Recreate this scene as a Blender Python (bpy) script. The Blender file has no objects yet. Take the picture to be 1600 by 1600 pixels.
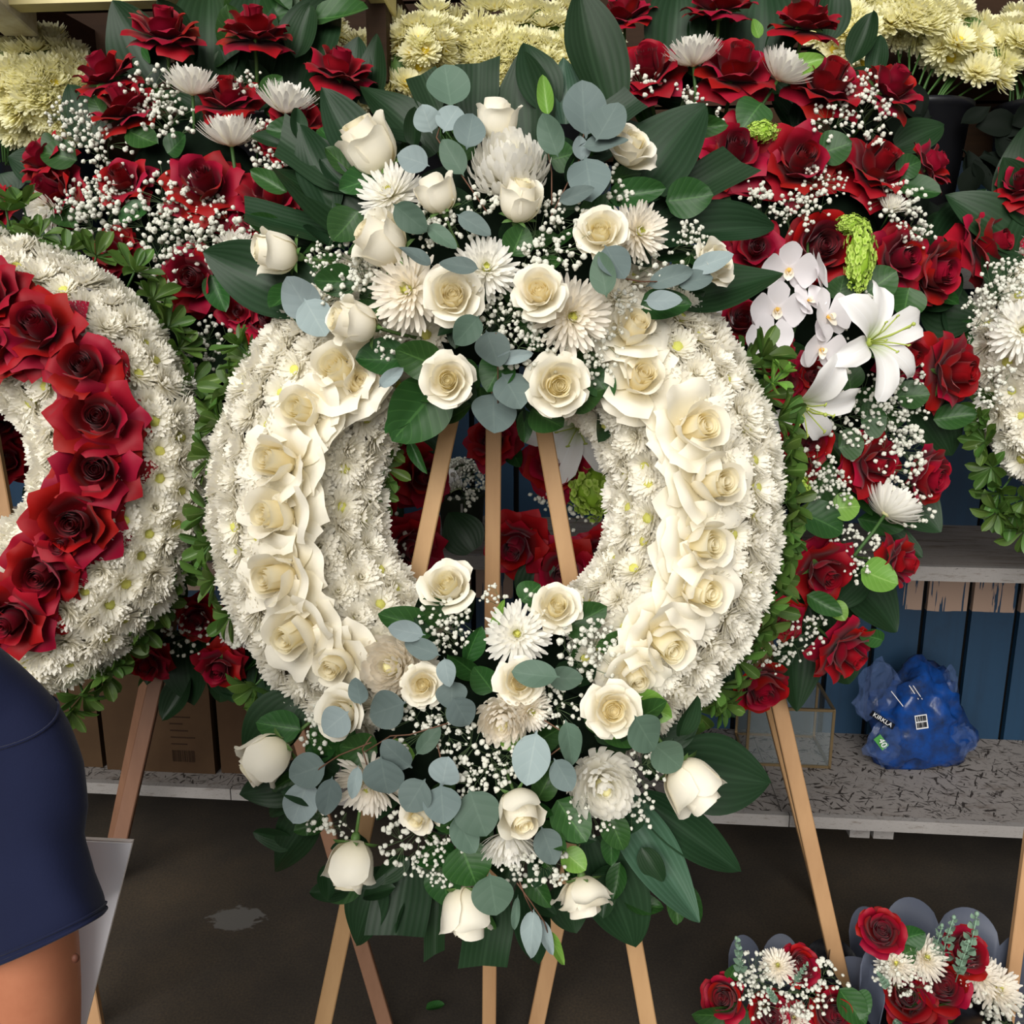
import bpy, math, random
from mathutils import Vector, Matrix, Quaternion, noise
from mathutils.bvhtree import BVHTree

# ------------------------------------------------------------------ camera, light, exposure
SC = bpy.context.scene
COL = SC.collection
FPX, HCAM, PITCH = 1400.0, 1.65, math.radians(13.0)
cam_data = bpy.data.cameras.new('camera')
cam_data.sensor_width = 36.0
cam_data.lens = 36.0 * FPX / 1600.0
cam_data.clip_start = 0.05
cam = bpy.data.objects.new('camera', cam_data)
COL.objects.link(cam)
CAMP = Vector((0, 0, HCAM))
cam.location = CAMP
cam.rotation_euler = (math.radians(90) - PITCH, 0, 0)
SC.camera = cam

world = bpy.data.worlds.new('daylight')
SC.world = world
world.use_nodes = True
_bg = world.node_tree.nodes['Background']
_bg.inputs['Color'].default_value = (1.0, 0.985, 0.97, 1)
_bg.inputs['Strength'].default_value = 0.40

_sun = bpy.data.lights.new('sun', 'SUN')
_sun.energy = 3.3
_sun.angle = math.radians(50)
_sun.color = (1.0, 0.97, 0.92)
sun = bpy.data.objects.new('sun', _sun)
COL.objects.link(sun)
sun.rotation_euler = Vector((0.28, 0.90, -0.52)).to_track_quat('-Z', 'Y').to_euler()

SC.view_settings.view_transform = 'Standard'
SC.view_settings.look = 'None'
SC.view_settings.gamma = 1.0
SC.view_settings.use_curve_mapping = False
SC.view_settings.exposure = 0.22

SC.cycles.adaptive_threshold = 0.06
SC.cycles.max_bounces = 8
SC.cycles.diffuse_bounces = 6
SC.cycles.glossy_bounces = 2
SC.cycles.transmission_bounces = 5
SC.cycles.transparent_max_bounces = 6

# ------------------------------------------------------------------ photograph geometry
CR = Vector((1, 0, 0))
CU = Vector((0, math.sin(PITCH), math.cos(PITCH)))
CF = Vector((0, math.cos(PITCH), -math.sin(PITCH)))


def at(px, py, d):
    """point of the place seen at a pixel, d metres deep along the view axis"""
    return CAMP + CF * d + CR * ((px - 800) / FPX * d) + CU * ((800 - py) / FPX * d)


def cdir(fx, fy, fz):
    """direction: right, up, towards the viewer"""
    return (CR * fx + CU * fy - CF * fz).normalized()


def px2m(p, d):
    return p * d / FPX


def floor_at(px, py):
    r = CF + CR * ((px - 800) / FPX) + CU * ((800 - py) / FPX)
    return CAMP + r * (-HCAM / r.z)


# ------------------------------------------------------------------ helpers
def lin(h):
    h = h.lstrip('#')
    o = []
    for i in (0, 2, 4):
        c = int(h[i:i + 2], 16) / 255
        o.append(c / 12.92 if c <= .04045 else ((c + .055) / 1.055) ** 2.4)
    return (o[0], o[1], o[2], 1)


class Geo:
    """collects vertices and faces, links them as one mesh"""

    def __init__(self):
        self.v, self.f, self.m, self.t, self.u = [], [], [], [], []

    def add(self, vs, fs, mi=0, M=None, ts=None, us=None):
        b = len(self.v)
        for p in vs:
            p = Vector(p)
            self.v.append(M @ p if M is not None else p)
        self.t += ts if ts else [0.0] * len(vs)
        self.u += us if us else [0.0] * len(vs)
        for f in fs:
            self.f.append(tuple(b + i for i in f))
            self.m.append(mi)

    def grid(self, fn, nu, nv, mi=0, M=None, closed=False):
        vs, ts, us = [], [], []
        cols = nu if closed else nu + 1
        for j in range(nv + 1):
            for i in range(cols):
                u, v = i / nu, j / nv
                vs.append(fn(u, v))
                ts.append(v)
                us.append(u * 2 - 1)
        fs = []
        for j in range(nv):
            for i in range(nu):
                a, b = j * cols + i, j * cols + (i + 1) % cols
                fs.append((a, b, b + cols, a + cols))
        self.add(vs, fs, mi, M, ts, us)

    def box(self, x0, x1, y0, y1, z0, z1, mi=0, M=None):
        vs = [(x, y, z) for z in (z0, z1) for y in (y0, y1) for x in (x0, x1)]
        fs = [(0, 2, 3, 1), (4, 5, 7, 6), (0, 1, 5, 4), (2, 6, 7, 3), (0, 4, 6, 2), (1, 3, 7, 5)]
        self.add(vs, fs, mi, M)

    def tube(self, pts, rad, n=6, mi=0, M=None, cap=True):
        pts = [Vector(p) for p in pts]
        rs = rad if isinstance(rad, (list, tuple)) else [rad] * len(pts)
        vs, ts = [], []
        ref = None
        for i, p in enumerate(pts):
            d = (pts[min(i + 1, len(pts) - 1)] - pts[max(i - 1, 0)])
            d = d.normalized() if d.length > 1e-9 else Vector((0, 0, 1))
            if ref is None:
                ref = d.orthogonal().normalized()
            ref = (ref - d * ref.dot(d))
            ref = ref.normalized() if ref.length > 1e-6 else d.orthogonal().normalized()
            b = d.cross(ref)
            for k in range(n):
                a = 2 * math.pi * k / n
                vs.append(p + (ref * math.cos(a) + b * math.sin(a)) * rs[i])
                ts.append(i / (len(pts) - 1))
        fs = []
        for i in range(len(pts) - 1):
            for k in range(n):
                a, b = i * n + k, i * n + (k + 1) % n
                fs.append((a, b, b + n, a + n))
        if cap:
            fs.append(tuple(range(n - 1, -1, -1)))
            L = (len(pts) - 1) * n
            fs.append(tuple(L + k for k in range(n)))
        self.add(vs, fs, mi, M, ts)

    def bar(self, a, b, w, t, up=Vector((0, 0, 1)), mi=0, bev=0.0):
        """rectangular bar between two points; w across, t thick along 'up'"""
        a, b = Vector(a), Vector(b)
        d = (b - a).normalized()
        s = d.cross(up).normalized()
        n = s.cross(d).normalized()
        c = bev
        prof = [(-w / 2 + c, -t / 2), (w / 2 - c, -t / 2), (w / 2, -t / 2 + c), (w / 2, t / 2 - c),
                (w / 2 - c, t / 2), (-w / 2 + c, t / 2), (-w / 2, t / 2 - c), (-w / 2, -t / 2 + c)] if c else \
            [(-w / 2, -t / 2), (w / 2, -t / 2), (w / 2, t / 2), (-w / 2, t / 2)]
        k = len(prof)
        vs = [p + s * x + n * y for p in (a, b) for x, y in prof]
        fs = [(i, (i + 1) % k, (i + 1) % k + k, i + k) for i in range(k)]
        fs += [tuple(range(k - 1, -1, -1)), tuple(range(k, 2 * k))]
        self.add(vs, fs, mi)

    def blob(self, c, r, sub=1, mi=0, jit=0.0, seed=0, M=None):
        vs, fs = ICO[sub]
        rr = Vector(r) if not isinstance(r, (int, float)) else Vector((r, r, r))
        rng = random.Random(seed)
        out = []
        for p in vs:
            k = 1 + rng.uniform(-jit, jit)
            out.append(Vector((c[0] + p[0] * rr.x * k, c[1] + p[1] * rr.y * k, c[2] + p[2] * rr.z * k)))
        self.add(out, fs, mi, M)

    def mesh(self, name, mats, smooth=True):
        me = bpy.data.meshes.new(name)
        me.from_pydata([tuple(p) for p in self.v], [], self.f)
        for m in (mats if isinstance(mats, (list, tuple)) else [mats]):
            me.materials.append(m)
        me.polygons.foreach_set('material_index', self.m)
        me.polygons.foreach_set('use_smooth', [smooth] * len(self.f))
        a = me.attributes.new('pt', 'FLOAT', 'POINT')
        a.data.foreach_set('value', self.t)
        a = me.attributes.new('pu', 'FLOAT', 'POINT')
        a.data.foreach_set('value', self.u)
        me.update()
        return me


def _ico(sub):
    t = (1 + 5 ** .5) / 2
    v = [Vector(p).normalized() for p in [(-1, t, 0), (1, t, 0), (-1, -t, 0), (1, -t, 0), (0, -1, t), (0, 1, t),
                                          (0, -1, -t), (0, 1, -t), (t, 0, -1), (t, 0, 1), (-t, 0, -1), (-t, 0, 1)]]
    f = [(0, 11, 5), (0, 5, 1), (0, 1, 7), (0, 7, 10), (0, 10, 11), (1, 5, 9), (5, 11, 4), (11, 10, 2), (10, 7, 6), (7, 1, 8),
         (3, 9, 4), (3, 4, 2), (3, 2, 6), (3, 6, 8), (3, 8, 9), (4, 9, 5), (2, 4, 11), (6, 2, 10), (8, 6, 7), (9, 8, 1)]
    for _ in range(sub):
        mid, nf = {}, []

        def m(a, b):
            k = (min(a, b), max(a, b))
            if k not in mid:
                v.append(((v[a] + v[b]) / 2).normalized())
                mid[k] = len(v) - 1
            return mid[k]
        for a, b, c in f:
            ab, bc, ca = m(a, b), m(b, c), m(c, a)
            nf += [(a, ab, ca), (b, bc, ab), (c, ca, bc), (ab, bc, ca)]
        f = nf
    return v, f


ICO = {i: _ico(i) for i in (0, 1, 2, 3)}


def obj(name, me, parent=None, M=None):
    o = bpy.data.objects.new(name, me)
    COL.objects.link(o)
    if parent is not None:
        o.parent = parent
    if M is not None:
        o.matrix_local = M
    return o


def tag(o, label=None, cat=None, group=None, kind=None):
    if label:
        o['label'] = label
    if cat:
        o['category'] = cat
    if group:
        o['group'] = group
    if kind:
        o['kind'] = kind
    return o


def thing(name, label, cat, loc=(0, 0, 0), M=None, group=None):
    o = bpy.data.objects.new(name, None)
    o.empty_display_size = 0.05
    COL.objects.link(o)
    o.matrix_local = M if M is not None else Matrix.Translation(loc)
    return tag(o, label, cat, group)


class Root:
    """a thing made of parts placed in world coordinates"""

    def __init__(self, name, label, cat, loc, group=None):
        self.o = thing(name, label, cat, loc, group=group)
        self.inv = Matrix.Translation(-Vector(loc))

    def part(self, name, me, Mw=None):
        return obj(name, me, self.o, self.inv @ (Mw if Mw is not None else Matrix()))


# ------------------------------------------------------------------ materials
def mat(name, col, rough=.5, spec=.3, trans=0.0, var=0.0, col2=None, mix='pt', ramp=(0, 1), noise_s=0, noise_c=None, noise_a=.5,
        bump=0, bump_s=60, stripes=None, sheen=0, tcol=None, metal=0, coat=0, noise_map=None):
    m = bpy.data.materials.new(name)
    m.use_nodes = True
    nt = m.node_tree
    N, L = nt.nodes, nt.links
    bs = N['Principled BSDF']
    out = N['Material Output']
    c = N.new('ShaderNodeRGB')
    c.outputs[0].default_value = col
    cur = c.outputs[0]

    def mixc(fac, a, b, blend='MIX'):
        x = N.new('ShaderNodeMix')
        x.data_type = 'RGBA'
        x.blend_type = blend
        for sock, val in ((x.inputs[0], fac), (x.inputs[6], a), (x.inputs[7], b)):
            if hasattr(val, 'is_linked') or isinstance(val, bpy.types.NodeSocket):
                L.new(val, sock)
            else:
                sock.default_value = val
        return x.outputs[2]

    def rng(src, a, b, c_=0.0, d=1.0):
        r = N.new('ShaderNodeMapRange')
        L.new(src, r.inputs[0])
        r.inputs[1].default_value, r.inputs[2].default_value = a, b
        r.inputs[3].default_value, r.inputs[4].default_value = c_, d
        return r.outputs[0]

    def attr(n):
        a = N.new('ShaderNodeAttribute')
        a.attribute_name = n
        return a.outputs['Fac']
    if col2:
        cur = mixc(rng(attr(mix), ramp[0], ramp[1]), cur, col2)
    tc = None
    if noise_s or bump:
        tc = N.new('ShaderNodeTexCoord').outputs['Object']
        if noise_map:
            mp = N.new('ShaderNodeMapping')
            L.new(tc, mp.inputs[0])
            mp.inputs['Scale'].default_value = noise_map
            tc = mp.outputs[0]
    if noise_s:
        nz = N.new('ShaderNodeTexNoise')
        nz.inputs['Scale'].default_value = noise_s
        nz.inputs['Detail'].default_value = 6
        nz.inputs['Roughness'].default_value = .65
        L.new(tc, nz.inputs['Vector'])
        cur = mixc(rng(nz.outputs[0], .5 - noise_a * .5, .5 + noise_a * .5), cur, noise_c)
    hgt = None
    if stripes:
        # stripes = (count, colour, amount, kind)
        cnt, sc, amt, kind = stripes
        mt = N.new('ShaderNodeMath')
        mt.operation = 'MULTIPLY'
        mt.inputs[1].default_value = cnt
        if kind == 'side':     # side veins running off a midrib
            ab = N.new('ShaderNodeMath')
            ab.operation = 'ABSOLUTE'
            L.new(attr('pu'), ab.inputs[0])
            ma = N.new('ShaderNodeMath')
            ma.operation = 'MULTIPLY_ADD'
            L.new(ab.outputs[0], ma.inputs[0])
            ma.inputs[1].default_value = -.28
            L.new(attr('pt'), ma.inputs[2])
            L.new(ma.outputs[0], mt.inputs[0])
        else:
            L.new(attr('pu'), mt.inputs[0])
        sn = N.new('ShaderNodeMath')
        sn.operation = 'SINE'
        L.new(mt.outputs[0], sn.inputs[0])
        hgt = sn.outputs[0]
        f = rng(sn.outputs[0], .86 if kind == 'side' else 0, 1, 0, amt)
        cur = mixc(f, cur, sc)
        ab2 = N.new('ShaderNodeMath')
        ab2.operation = 'ABSOLUTE'
        L.new(attr('pu'), ab2.inputs[0])
        cur = mixc(rng(ab2.outputs[0], .06, .03, 0, min(1, amt * 2.2)), cur, sc)
    if var:
        oi = N.new('ShaderNodeObjectInfo')
        v = rng(oi.outputs['Random'], 0, 1, 1 - var, 1 + var * .6)
        hs = N.new('ShaderNodeHueSaturation')
        L.new(v, hs.inputs['Value'])
        h2 = N.new('ShaderNodeMath')
        h2.operation = 'MULTIPLY'
        L.new(oi.outputs['Random'], h2.inputs[0])
        h2.inputs[1].default_value = 7.31
        h3 = N.new('ShaderNodeMath')
        h3.operation = 'FRACT'
        L.new(h2.outputs[0], h3.inputs[0])
        L.new(rng(h3.outputs[0], 0, 1, .5 - var * .05, .5 + var * .05), hs.inputs['Hue'])
        L.new(cur, hs.inputs['Color'])
        cur = hs.outputs[0]
    L.new(cur, bs.inputs['Base Color'])
    bs.inputs['Roughness'].default_value = rough
    bs.inputs['Specular IOR Level'].default_value = spec
    bs.inputs['Metallic'].default_value = metal
    if coat:
        bs.inputs['Coat Weight'].default_value = coat
    if sheen:
        bs.inputs['Sheen Weight'].default_value = sheen
        bs.inputs['Sheen Roughness'].default_value = .4
    if bump or hgt is not None:
        bp = N.new('ShaderNodeBump')
        bp.inputs['Distance'].default_value = .002
        if hgt is not None:
            bp.inputs['Strength'].default_value = .06
            L.new(hgt, bp.inputs['Height'])
        else:
            b2 = N.new('ShaderNodeTexNoise')
            b2.inputs['Scale'].default_value = bump_s
            b2.inputs['Detail'].default_value = 5
            L.new(tc, b2.inputs['Vector'])
            bp.inputs['Strength'].default_value = bump
            L.new(b2.outputs[0], bp.inputs['Height'])
        L.new(bp.outputs[0], bs.inputs['Normal'])
    if trans:
        tr = N.new('ShaderNodeBsdfTranslucent')
        if tcol:
            tr.inputs[0].default_value = tcol
        else:
            L.new(cur, tr.inputs[0])
        ms = N.new('ShaderNodeMixShader')
        ms.inputs[0].default_value = trans
        L.new(bs.outputs[0], ms.inputs[1])
        L.new(tr.outputs[0], ms.inputs[2])
        L.new(ms.outputs[0], out.inputs[0])
    return m


MT = {}
MT['cream'] = mat('cream petal', lin('#F7EED0'), .5, .2, .25, .04, lin('#FBF6E6'), 'pt', (.15, .7), sheen=.05)
MT['cream_heart'] = mat('cream rose heart', lin('#F9EDC2'), .5, .2, .35, .04, lin('#FBF4DA'), 'pt', (.3, .9))
MT['red'] = mat('red petal', lin('#6C0114'), .55, .2, 0, .16, lin('#96061E'), 'pt', (.3, 1), sheen=.1)
MT['red_heart'] = mat('red rose heart', lin('#600112'), .55, .2, 0, .12, lin('#8C051C'), 'pt', (.3, 1), sheen=.08)
MT['white'] = mat('white chrysanthemum petal', lin('#F6F2E2'), .6, .1, .4, .03, lin('#FDFBF4'), 'pt', (.1, .6))
MT['white_small'] = mat('white button petal', lin('#F6F0DC'), .6, .1, .4, .03, lin('#FDFAF0'), 'pt', (.1, .6))
MT['blush'] = mat('cream chrysanthemum petal', lin('#F1E8D0'), .6, .1, .38, .03, lin('#FAF4E8'), 'pt', (.1, .6))
MT['centre'] = mat('green yellow flower centre', lin('#AFAE3C'), .7, .1, 0, .15, noise_s=300, noise_c=lin('#DDDC86'), noise_a=.4)
MT['centre_pale'] = mat('pale yellow flower centre', lin('#D2C97C'), .7, .1, 0, .1, noise_s=300, noise_c=lin('#EFEBC4'), noise_a=.4)
MT['yellow'] = mat('yellow chrysanthemum petal', lin('#FBF1A6'), .6, .15, .35, .05, lin('#FFFCDA'), 'pt', (.1, .7))
MT['yellow_c'] = mat('yellow chrysanthemum centre', lin('#DDC545'), .7, .1, 0, .1)
MT['gyp'] = mat('babys breath bloom', lin('#E4E2D8'), .8, .05, 0, 0, noise_s=900, noise_c=lin('#C6C8B8'), noise_a=.5)
MT['gypstem'] = mat('thin green stem', lin('#5F7350'), .6, .2)
MT['asp'] = mat('broad dark leaf', lin('#1B331C'), .45, .25, 0, .2, stripes=(30, lin('#243D25'), .6, 'long'), tcol=lin('#2C5A20'))
MT['asp_pale'] = mat('broad grey green leaf', lin('#36543F'), .42, .35, 0, .15, stripes=(30, lin('#44624F'), .6, 'long'), tcol=lin('#3C7A2C'))
MT['salal'] = mat('ovate green leaf', lin('#264A1E'), .42, .3, 0, .25, stripes=(42, lin('#466E36'), .3, 'side'), tcol=lin('#4C8A2C'))
MT['salal_light'] = mat('fresh green leaf', lin('#6E9A3E'), .42, .35, .15, .12, stripes=(42, lin('#8FB45E'), .4, 'side'), tcol=lin('#7CB23C'))
MT['pitto'] = mat('whorl leaf', lin('#4A682C'), .42, .3, .12, .35, stripes=(0.1, lin('#86A05E'), .3, 'side'), tcol=lin('#7CAA3C'))
MT['euc'] = mat('grey green round leaf', lin('#647370'), .6, .2, 0, .28, stripes=(26, lin('#7E8D86'), .1, 'side'), tcol=lin('#6E9A76'))
MT['euc_pale'] = mat('pale grey green round leaf', lin('#8A9999'), .6, .2, 0, .18, stripes=(26, lin('#A3AFAB'), .12, 'side'), tcol=lin('#8EAA96'))
MT['euc_green'] = mat('green round leaf', lin('#526858'), .55, .22, 0, .24, stripes=(26, lin('#6A806E'), .12, 'side'), tcol=lin('#6E9A56'))
MT['twig'] = mat('reddish twig', lin('#6A4C3C'), .6, .2)
MT['stem'] = mat('green stem', lin('#3F6030'), .5, .3)
MT['calyx'] = mat('sepal green', lin('#56753C'), .5, .3, 0, .1)
MT['styro'] = mat('white foam ring', lin('#E6E2D2'), .9, .05)
MT['fern'] = mat('near black fern', lin('#0C140D'), .7, .1, 0, .2)
MT['foam'] = mat('dark floral backing', lin('#152016'), .9, .05, noise_s=40, noise_c=lin('#0D150E'))
MT['lily'] = mat('white lily petal', lin('#C9D89A'), .45, .3, .2, .03, lin('#F7F5F2'), 'pt', (.05, .4), stripes=(9, lin('#FFFFFF'), .3, 'long'))
MT['orchid'] = mat('white orchid petal', lin('#F6F2F4'), .45, .3, .22, .03)
MT['orchid_lip'] = mat('yellow orchid lip', lin('#E3B95A'), .5, .3, 0, 0, lin('#F4ECDC'), 'pt', (.1, .6))
MT['lime'] = mat('lime green floret', lin('#8AAE34'), .55, .2, 0, .1, lin('#B4CE62'), 'pt', (.1, .9))
MT['stamen'] = mat('green stamen', lin('#AEBB5A'), .5, .3)
MT['eucbaby'] = mat('small grey green leaf', lin('#7E9A84'), .55, .2, 0, .1)
# ------------------------------------------------------------------ flower shapes
def lerp(a, b, t):
    return a + (b - a) * t


def pw(tab, t):
    for (a, x), (b, y) in zip(tab, tab[1:]):
        if t <= b:
            return lerp(x, y, (t - a) / (b - a))
    return tab[-1][1]


def sstep(t):
    t = max(0, min(1, t))
    return t * t * (3 - 2 * t)


def petal(g, L, W, th, r0=0.0, z0=0.0, k0=0.0, k1=0.0, tipk=.2, tipp=2.0, roll=0.0, spiral=0.0, ruff=0.0, f0=.35, vmax=.55,
          nu=7, nv=7, ph=0.0, mi=0, M=None, notch=0.0):
    """one petal: profile angles 'th' (0 along the flower axis, 90 outwards) swept with a cross curvature"""
    S = 40
    prof = []
    r, z = r0, z0
    for i in range(S + 1):
        a = math.radians(pw(th, i / S))
        prof.append((r, z, a))
        r += L / S * math.sin(a)
        z += L / S * math.cos(a)

    def fn(uu, v):
        u = uu * 2 - 1
        t = v * (1 - tipk * abs(u) ** tipp - notch * math.exp(-(u / .25) ** 2))
        x = max(0, min(S, t * S))
        i = min(S - 1, int(x))
        q = x - i
        r, z, a = (lerp(prof[i][j], prof[i + 1][j], q) for j in range(3))
        w = W * (f0 + (1 - f0) * sstep(t / vmax))
        k = lerp(k0, k1, t)
        s = u * w
        if abs(k) > 1e-3:
            y, o = math.sin(s * k) / k, (1 - math.cos(s * k)) / k
        else:
            y, o = s, 0
        o += spiral * u + ruff * math.sin(u * 4.2 + ph) * t * t
        o -= roll * max(0, abs(u) - .4) ** 2 * 2.8 * t * t
        return (r - math.cos(a) * o, y, z + math.sin(a) * o)
    g.grid(fn, nu, nv, mi, M)


RZ = lambda d: Matrix.Rotation(math.radians(d), 4, 'Z')
RY = lambda d: Matrix.Rotation(math.radians(d), 4, 'Y')
RX = lambda d: Matrix.Rotation(math.radians(d), 4, 'X')
SCL = lambda a, b=None, c=None: Matrix.Diagonal((a, a if b is None else b, a if c is None else c, 1))


def heart(g, R, H, n, rg, flare=30, z0=.42):
    for i in range(n):
        q = (i + 1) / n
        Ri = R * (.12 + .88 * q ** .95)
        w = Ri * lerp(2.6, 1.55, q)
        petal(g, H * (1 - z0) * rg.uniform(.97, 1.03), w, [(0, 4), (.55, -7 * (1 - q * .4)), (.8, -4 + 8 * q), (1, flare * q * rg.uniform(.7, 1.3))],
              Ri, H * z0, 1 / Ri, 1 / Ri * .97, .10, 2, 0, Ri * .22, .03 * q, .9, .3, nu=12, nv=6, ph=rg.uniform(0, 6), M=RZ(i * 137.5 + rg.uniform(-14, 14)))
    # closing core below the petals
    g.blob((0, 0, H * z0 * .9), (R * .95, R * .95, H * .45), 1)


def calyx_mesh(r, drop=.9):
    g = Geo()
    g.tube([(0, 0, -2.3), (.03, 0, -1.2), (0, 0, -.35)], .075 * r, 6)
    g.blob((0, 0, -.12), (.2 * r, .2 * r, .28 * r), 1)
    for i in range(5):
        petal(g, .95 * r, .13 * r, [(0, 95), (.35, 60), (.7, 95), (1, 150)], .1 * r, .0, 0, 0, .8, 1.2, 0, 0, .02, .9, .3, nu=2, nv=5, M=RZ(i * 72))
    return g.mesh('calyx', MT['calyx'])


class RoseKind:
    pass


def make_rose(kind, tint, seed):
    """kinds: bud, half, open, reflexed, star (reflexed with pointed petals)"""
    rg = random.Random(seed)
    ph = lambda: rg.uniform(0, 6.28)
    K = RoseKind()
    hm, pm = MT[tint + '_heart'], MT[tint]
    g = Geo()
    lay = []          # (count, offset deg, list of petal meshes)

    def layer(n, off, variants, spread=8, tilt=4):
        ms = []
        for kw in variants:
            gg = Geo()
            petal(gg, ph=ph(), **kw)
            ms.append(gg.mesh('petal', pm))
        for i in range(n):
            a = off + 360 / n * i + rg.uniform(-spread, spread)
            s = rg.uniform(.93, 1.07)
            lay.append((ms[i % len(ms)], RZ(a) @ RY(rg.uniform(-tilt, tilt)) @ SCL(s)))
    if kind == 'bud':
        heart(g, .42, 1.85, 6, rg, 14, .45)
        v = [dict(L=2.1, W=.86, th=[(0, 75), (.18, 48), (.45, 4), (.75, -12), (.92, -6), (1, 20)], r0=.1, z0=0, k0=1.5, k1=1.75, tipk=.1, spiral=.09, ruff=.03, f0=.4, nu=9, nv=9)]
        layer(4, 20, v, 10, 1)
        v = [dict(L=2.15, W=.9, th=[(0, 80), (.2, 56), (.5, 10), (.78, -4), (.9, 22), (1, 100)], r0=.1, z0=-.05, k0=1.15, k1=1.05, tipk=.22, tipp=1.5, roll=.25, spiral=.05, ruff=.05, f0=.4, nu=9, nv=10),
             dict(L=2.0, W=.92, th=[(0, 80), (.2, 58), (.5, 12), (.8, 4), (.92, 50), (1, 130)], r0=.1, z0=-.05, k0=1.15, k1=1.0, tipk=.16, tipp=1.6, roll=.2, spiral=.05, ruff=.05, f0=.4, nu=9, nv=10)]
        layer(4, 60, v, 14, 3)
        K.h, K.rad = 1.0, 1.0
        K.calyx = calyx_mesh(1.0)
    elif kind == 'half':
        heart(g, .5, 1.5, 7, rg, 24, .4)
        layer(4, 0, [dict(L=1.85, W=.85, th=[(0, 80), (.22, 45), (.5, 5), (.8, -2), (1, 55)], r0=.1, z0=0, k0=1.5, k1=1.3, tipk=.12, spiral=.1, ruff=.05, f0=.4, nu=9, nv=9)], 12, 3)
        layer(4, 45, [dict(L=1.85, W=.9, th=[(0, 82), (.25, 52), (.55, 14), (.78, 20), (1, 118)], r0=.1, z0=-.04, k0=1.2, k1=.7, tipk=.14, roll=.12, spiral=.06, ruff=.07, f0=.4, nu=9, nv=9)], 12, 4)
        layer(3, 20, [dict(L=1.85, W=.9, th=[(0, 85), (.3, 58), (.6, 28), (.8, 55), (1, 140)], r0=.1, z0=-.08, k0=1.0, k1=.4, tipk=.16, tipp=1.7, roll=.2, spiral=.03, ruff=.09, f0=.4, nu=9, nv=9)], 14, 5)
        K.h, K.rad = .85, 1.05
        K.calyx = calyx_mesh(1.0)
    elif kind == 'open':
        heart(g, .52, 1.25, 9, rg, 34, .35)
        layer(5, 0, [dict(L=1.6, W=.72, th=[(0, 82), (.25, 50), (.55, 12), (.8, 8), (1, 55)], r0=.1, z0=0, k0=1.5, k1=1.2, tipk=.12, spiral=.1, ruff=.05, f0=.45, nu=9, nv=8)], 10, 4)
        layer(5, 36, [dict(L=1.65, W=.78, th=[(0, 85), (.3, 56), (.58, 26), (.8, 40), (1, 112)], r0=.1, z0=-.04, k0=1.1, k1=.5, tipk=.14, roll=.12, spiral=.05, ruff=.08, f0=.45, nu=9, nv=8)], 12, 5)
        layer(4, 15, [dict(L=1.55, W=.85, th=[(0, 88), (.3, 66), (.6, 48), (.8, 70), (1, 135)], r0=.1, z0=-.08, k0=.9, k1=.2, tipk=.16, tipp=1.7, roll=.2, ruff=.1, f0=.45, nu=9, nv=8)], 16, 6)
        K.h, K.rad = .7, 1.12
        K.calyx = calyx_mesh(.95)
    elif kind == 'reflexed':       # flattened wreath rose: bud heart on wide turned-out petals
        heart(g, .36, 1.0, 8, rg, 28, .3)
        layer(3, 0, [dict(L=1.15, W=.55, th=[(0, 80), (.25, 40), (.6, 8), (.85, 20), (1, 80)], r0=.08, z0=0, k0=1.9, k1=1.5, tipk=.14, spiral=.09, roll=.05, ruff=.05, f0=.5, nu=9, nv=8)], 14, 5)
        layer(4, 40, [dict(L=1.3, W=.72, th=[(0, 85), (.3, 60), (.6, 45), (.85, 75), (1, 130)], r0=.08, z0=-.02, k0=1.1, k1=.3, tipk=.15, roll=.15, ruff=.1, spiral=.06, f0=.5, nu=9, nv=8),
                      dict(L=1.25, W=.75, th=[(0, 85), (.3, 55), (.6, 52), (.85, 95), (1, 150)], r0=.08, z0=-.02, k0=1.0, k1=0, tipk=.2, tipp=1.5, roll=.3, ruff=.12, spiral=.04, f0=.5, nu=9, nv=8)], 14, 6)
        layer(6, 10, [dict(L=1.3, W=.78, th=[(0, 90), (.35, 78), (.7, 80), (1, 112)], r0=.08, z0=-.06, k0=.6, k1=-.2, tipk=.16, roll=.15, ruff=.12, f0=.5, nu=9, nv=8),
                      dict(L=1.25, W=.8, th=[(0, 90), (.35, 72), (.7, 72), (1, 125)], r0=.08, z0=-.06, k0=.5, k1=-.1, tipk=.24, tipp=1.5, roll=.3, ruff=.14, f0=.5, nu=9, nv=8)], 14, 7)
        K.h, K.rad = .3, 1.02
        K.calyx = None
    else:                         # star: red rose with pointed folded-back petals
        heart(g, .34, 1.2, 8, rg, 34, .35)
        layer(4, 0, [dict(L=1.3, W=.56, th=[(0, 80), (.25, 42), (.55, 8), (.82, 22), (1, 85)], r0=.08, z0=0, k0=1.9, k1=1.3, tipk=.24, tipp=1.3, spiral=.09, roll=.2, ruff=.06, f0=.45, nu=8, nv=8)], 14, 5)
        layer(5, 40, [dict(L=1.42, W=.62, th=[(0, 83), (.28, 50), (.55, 26), (.8, 58), (1, 112)], r0=.08, z0=-.01, k0=1.2, k1=-.2, tipk=.38, tipp=1.15, roll=.5, ruff=.08, f0=.5, nu=8, nv=8),
                      dict(L=1.4, W=.64, th=[(0, 83), (.28, 52), (.55, 36), (.8, 80), (1, 135)], r0=.08, z0=-.01, k0=1.1, k1=-.3, tipk=.42, tipp=1.1, roll=.55, ruff=.09, f0=.5, nu=8, nv=8)], 16, 8)
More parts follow.
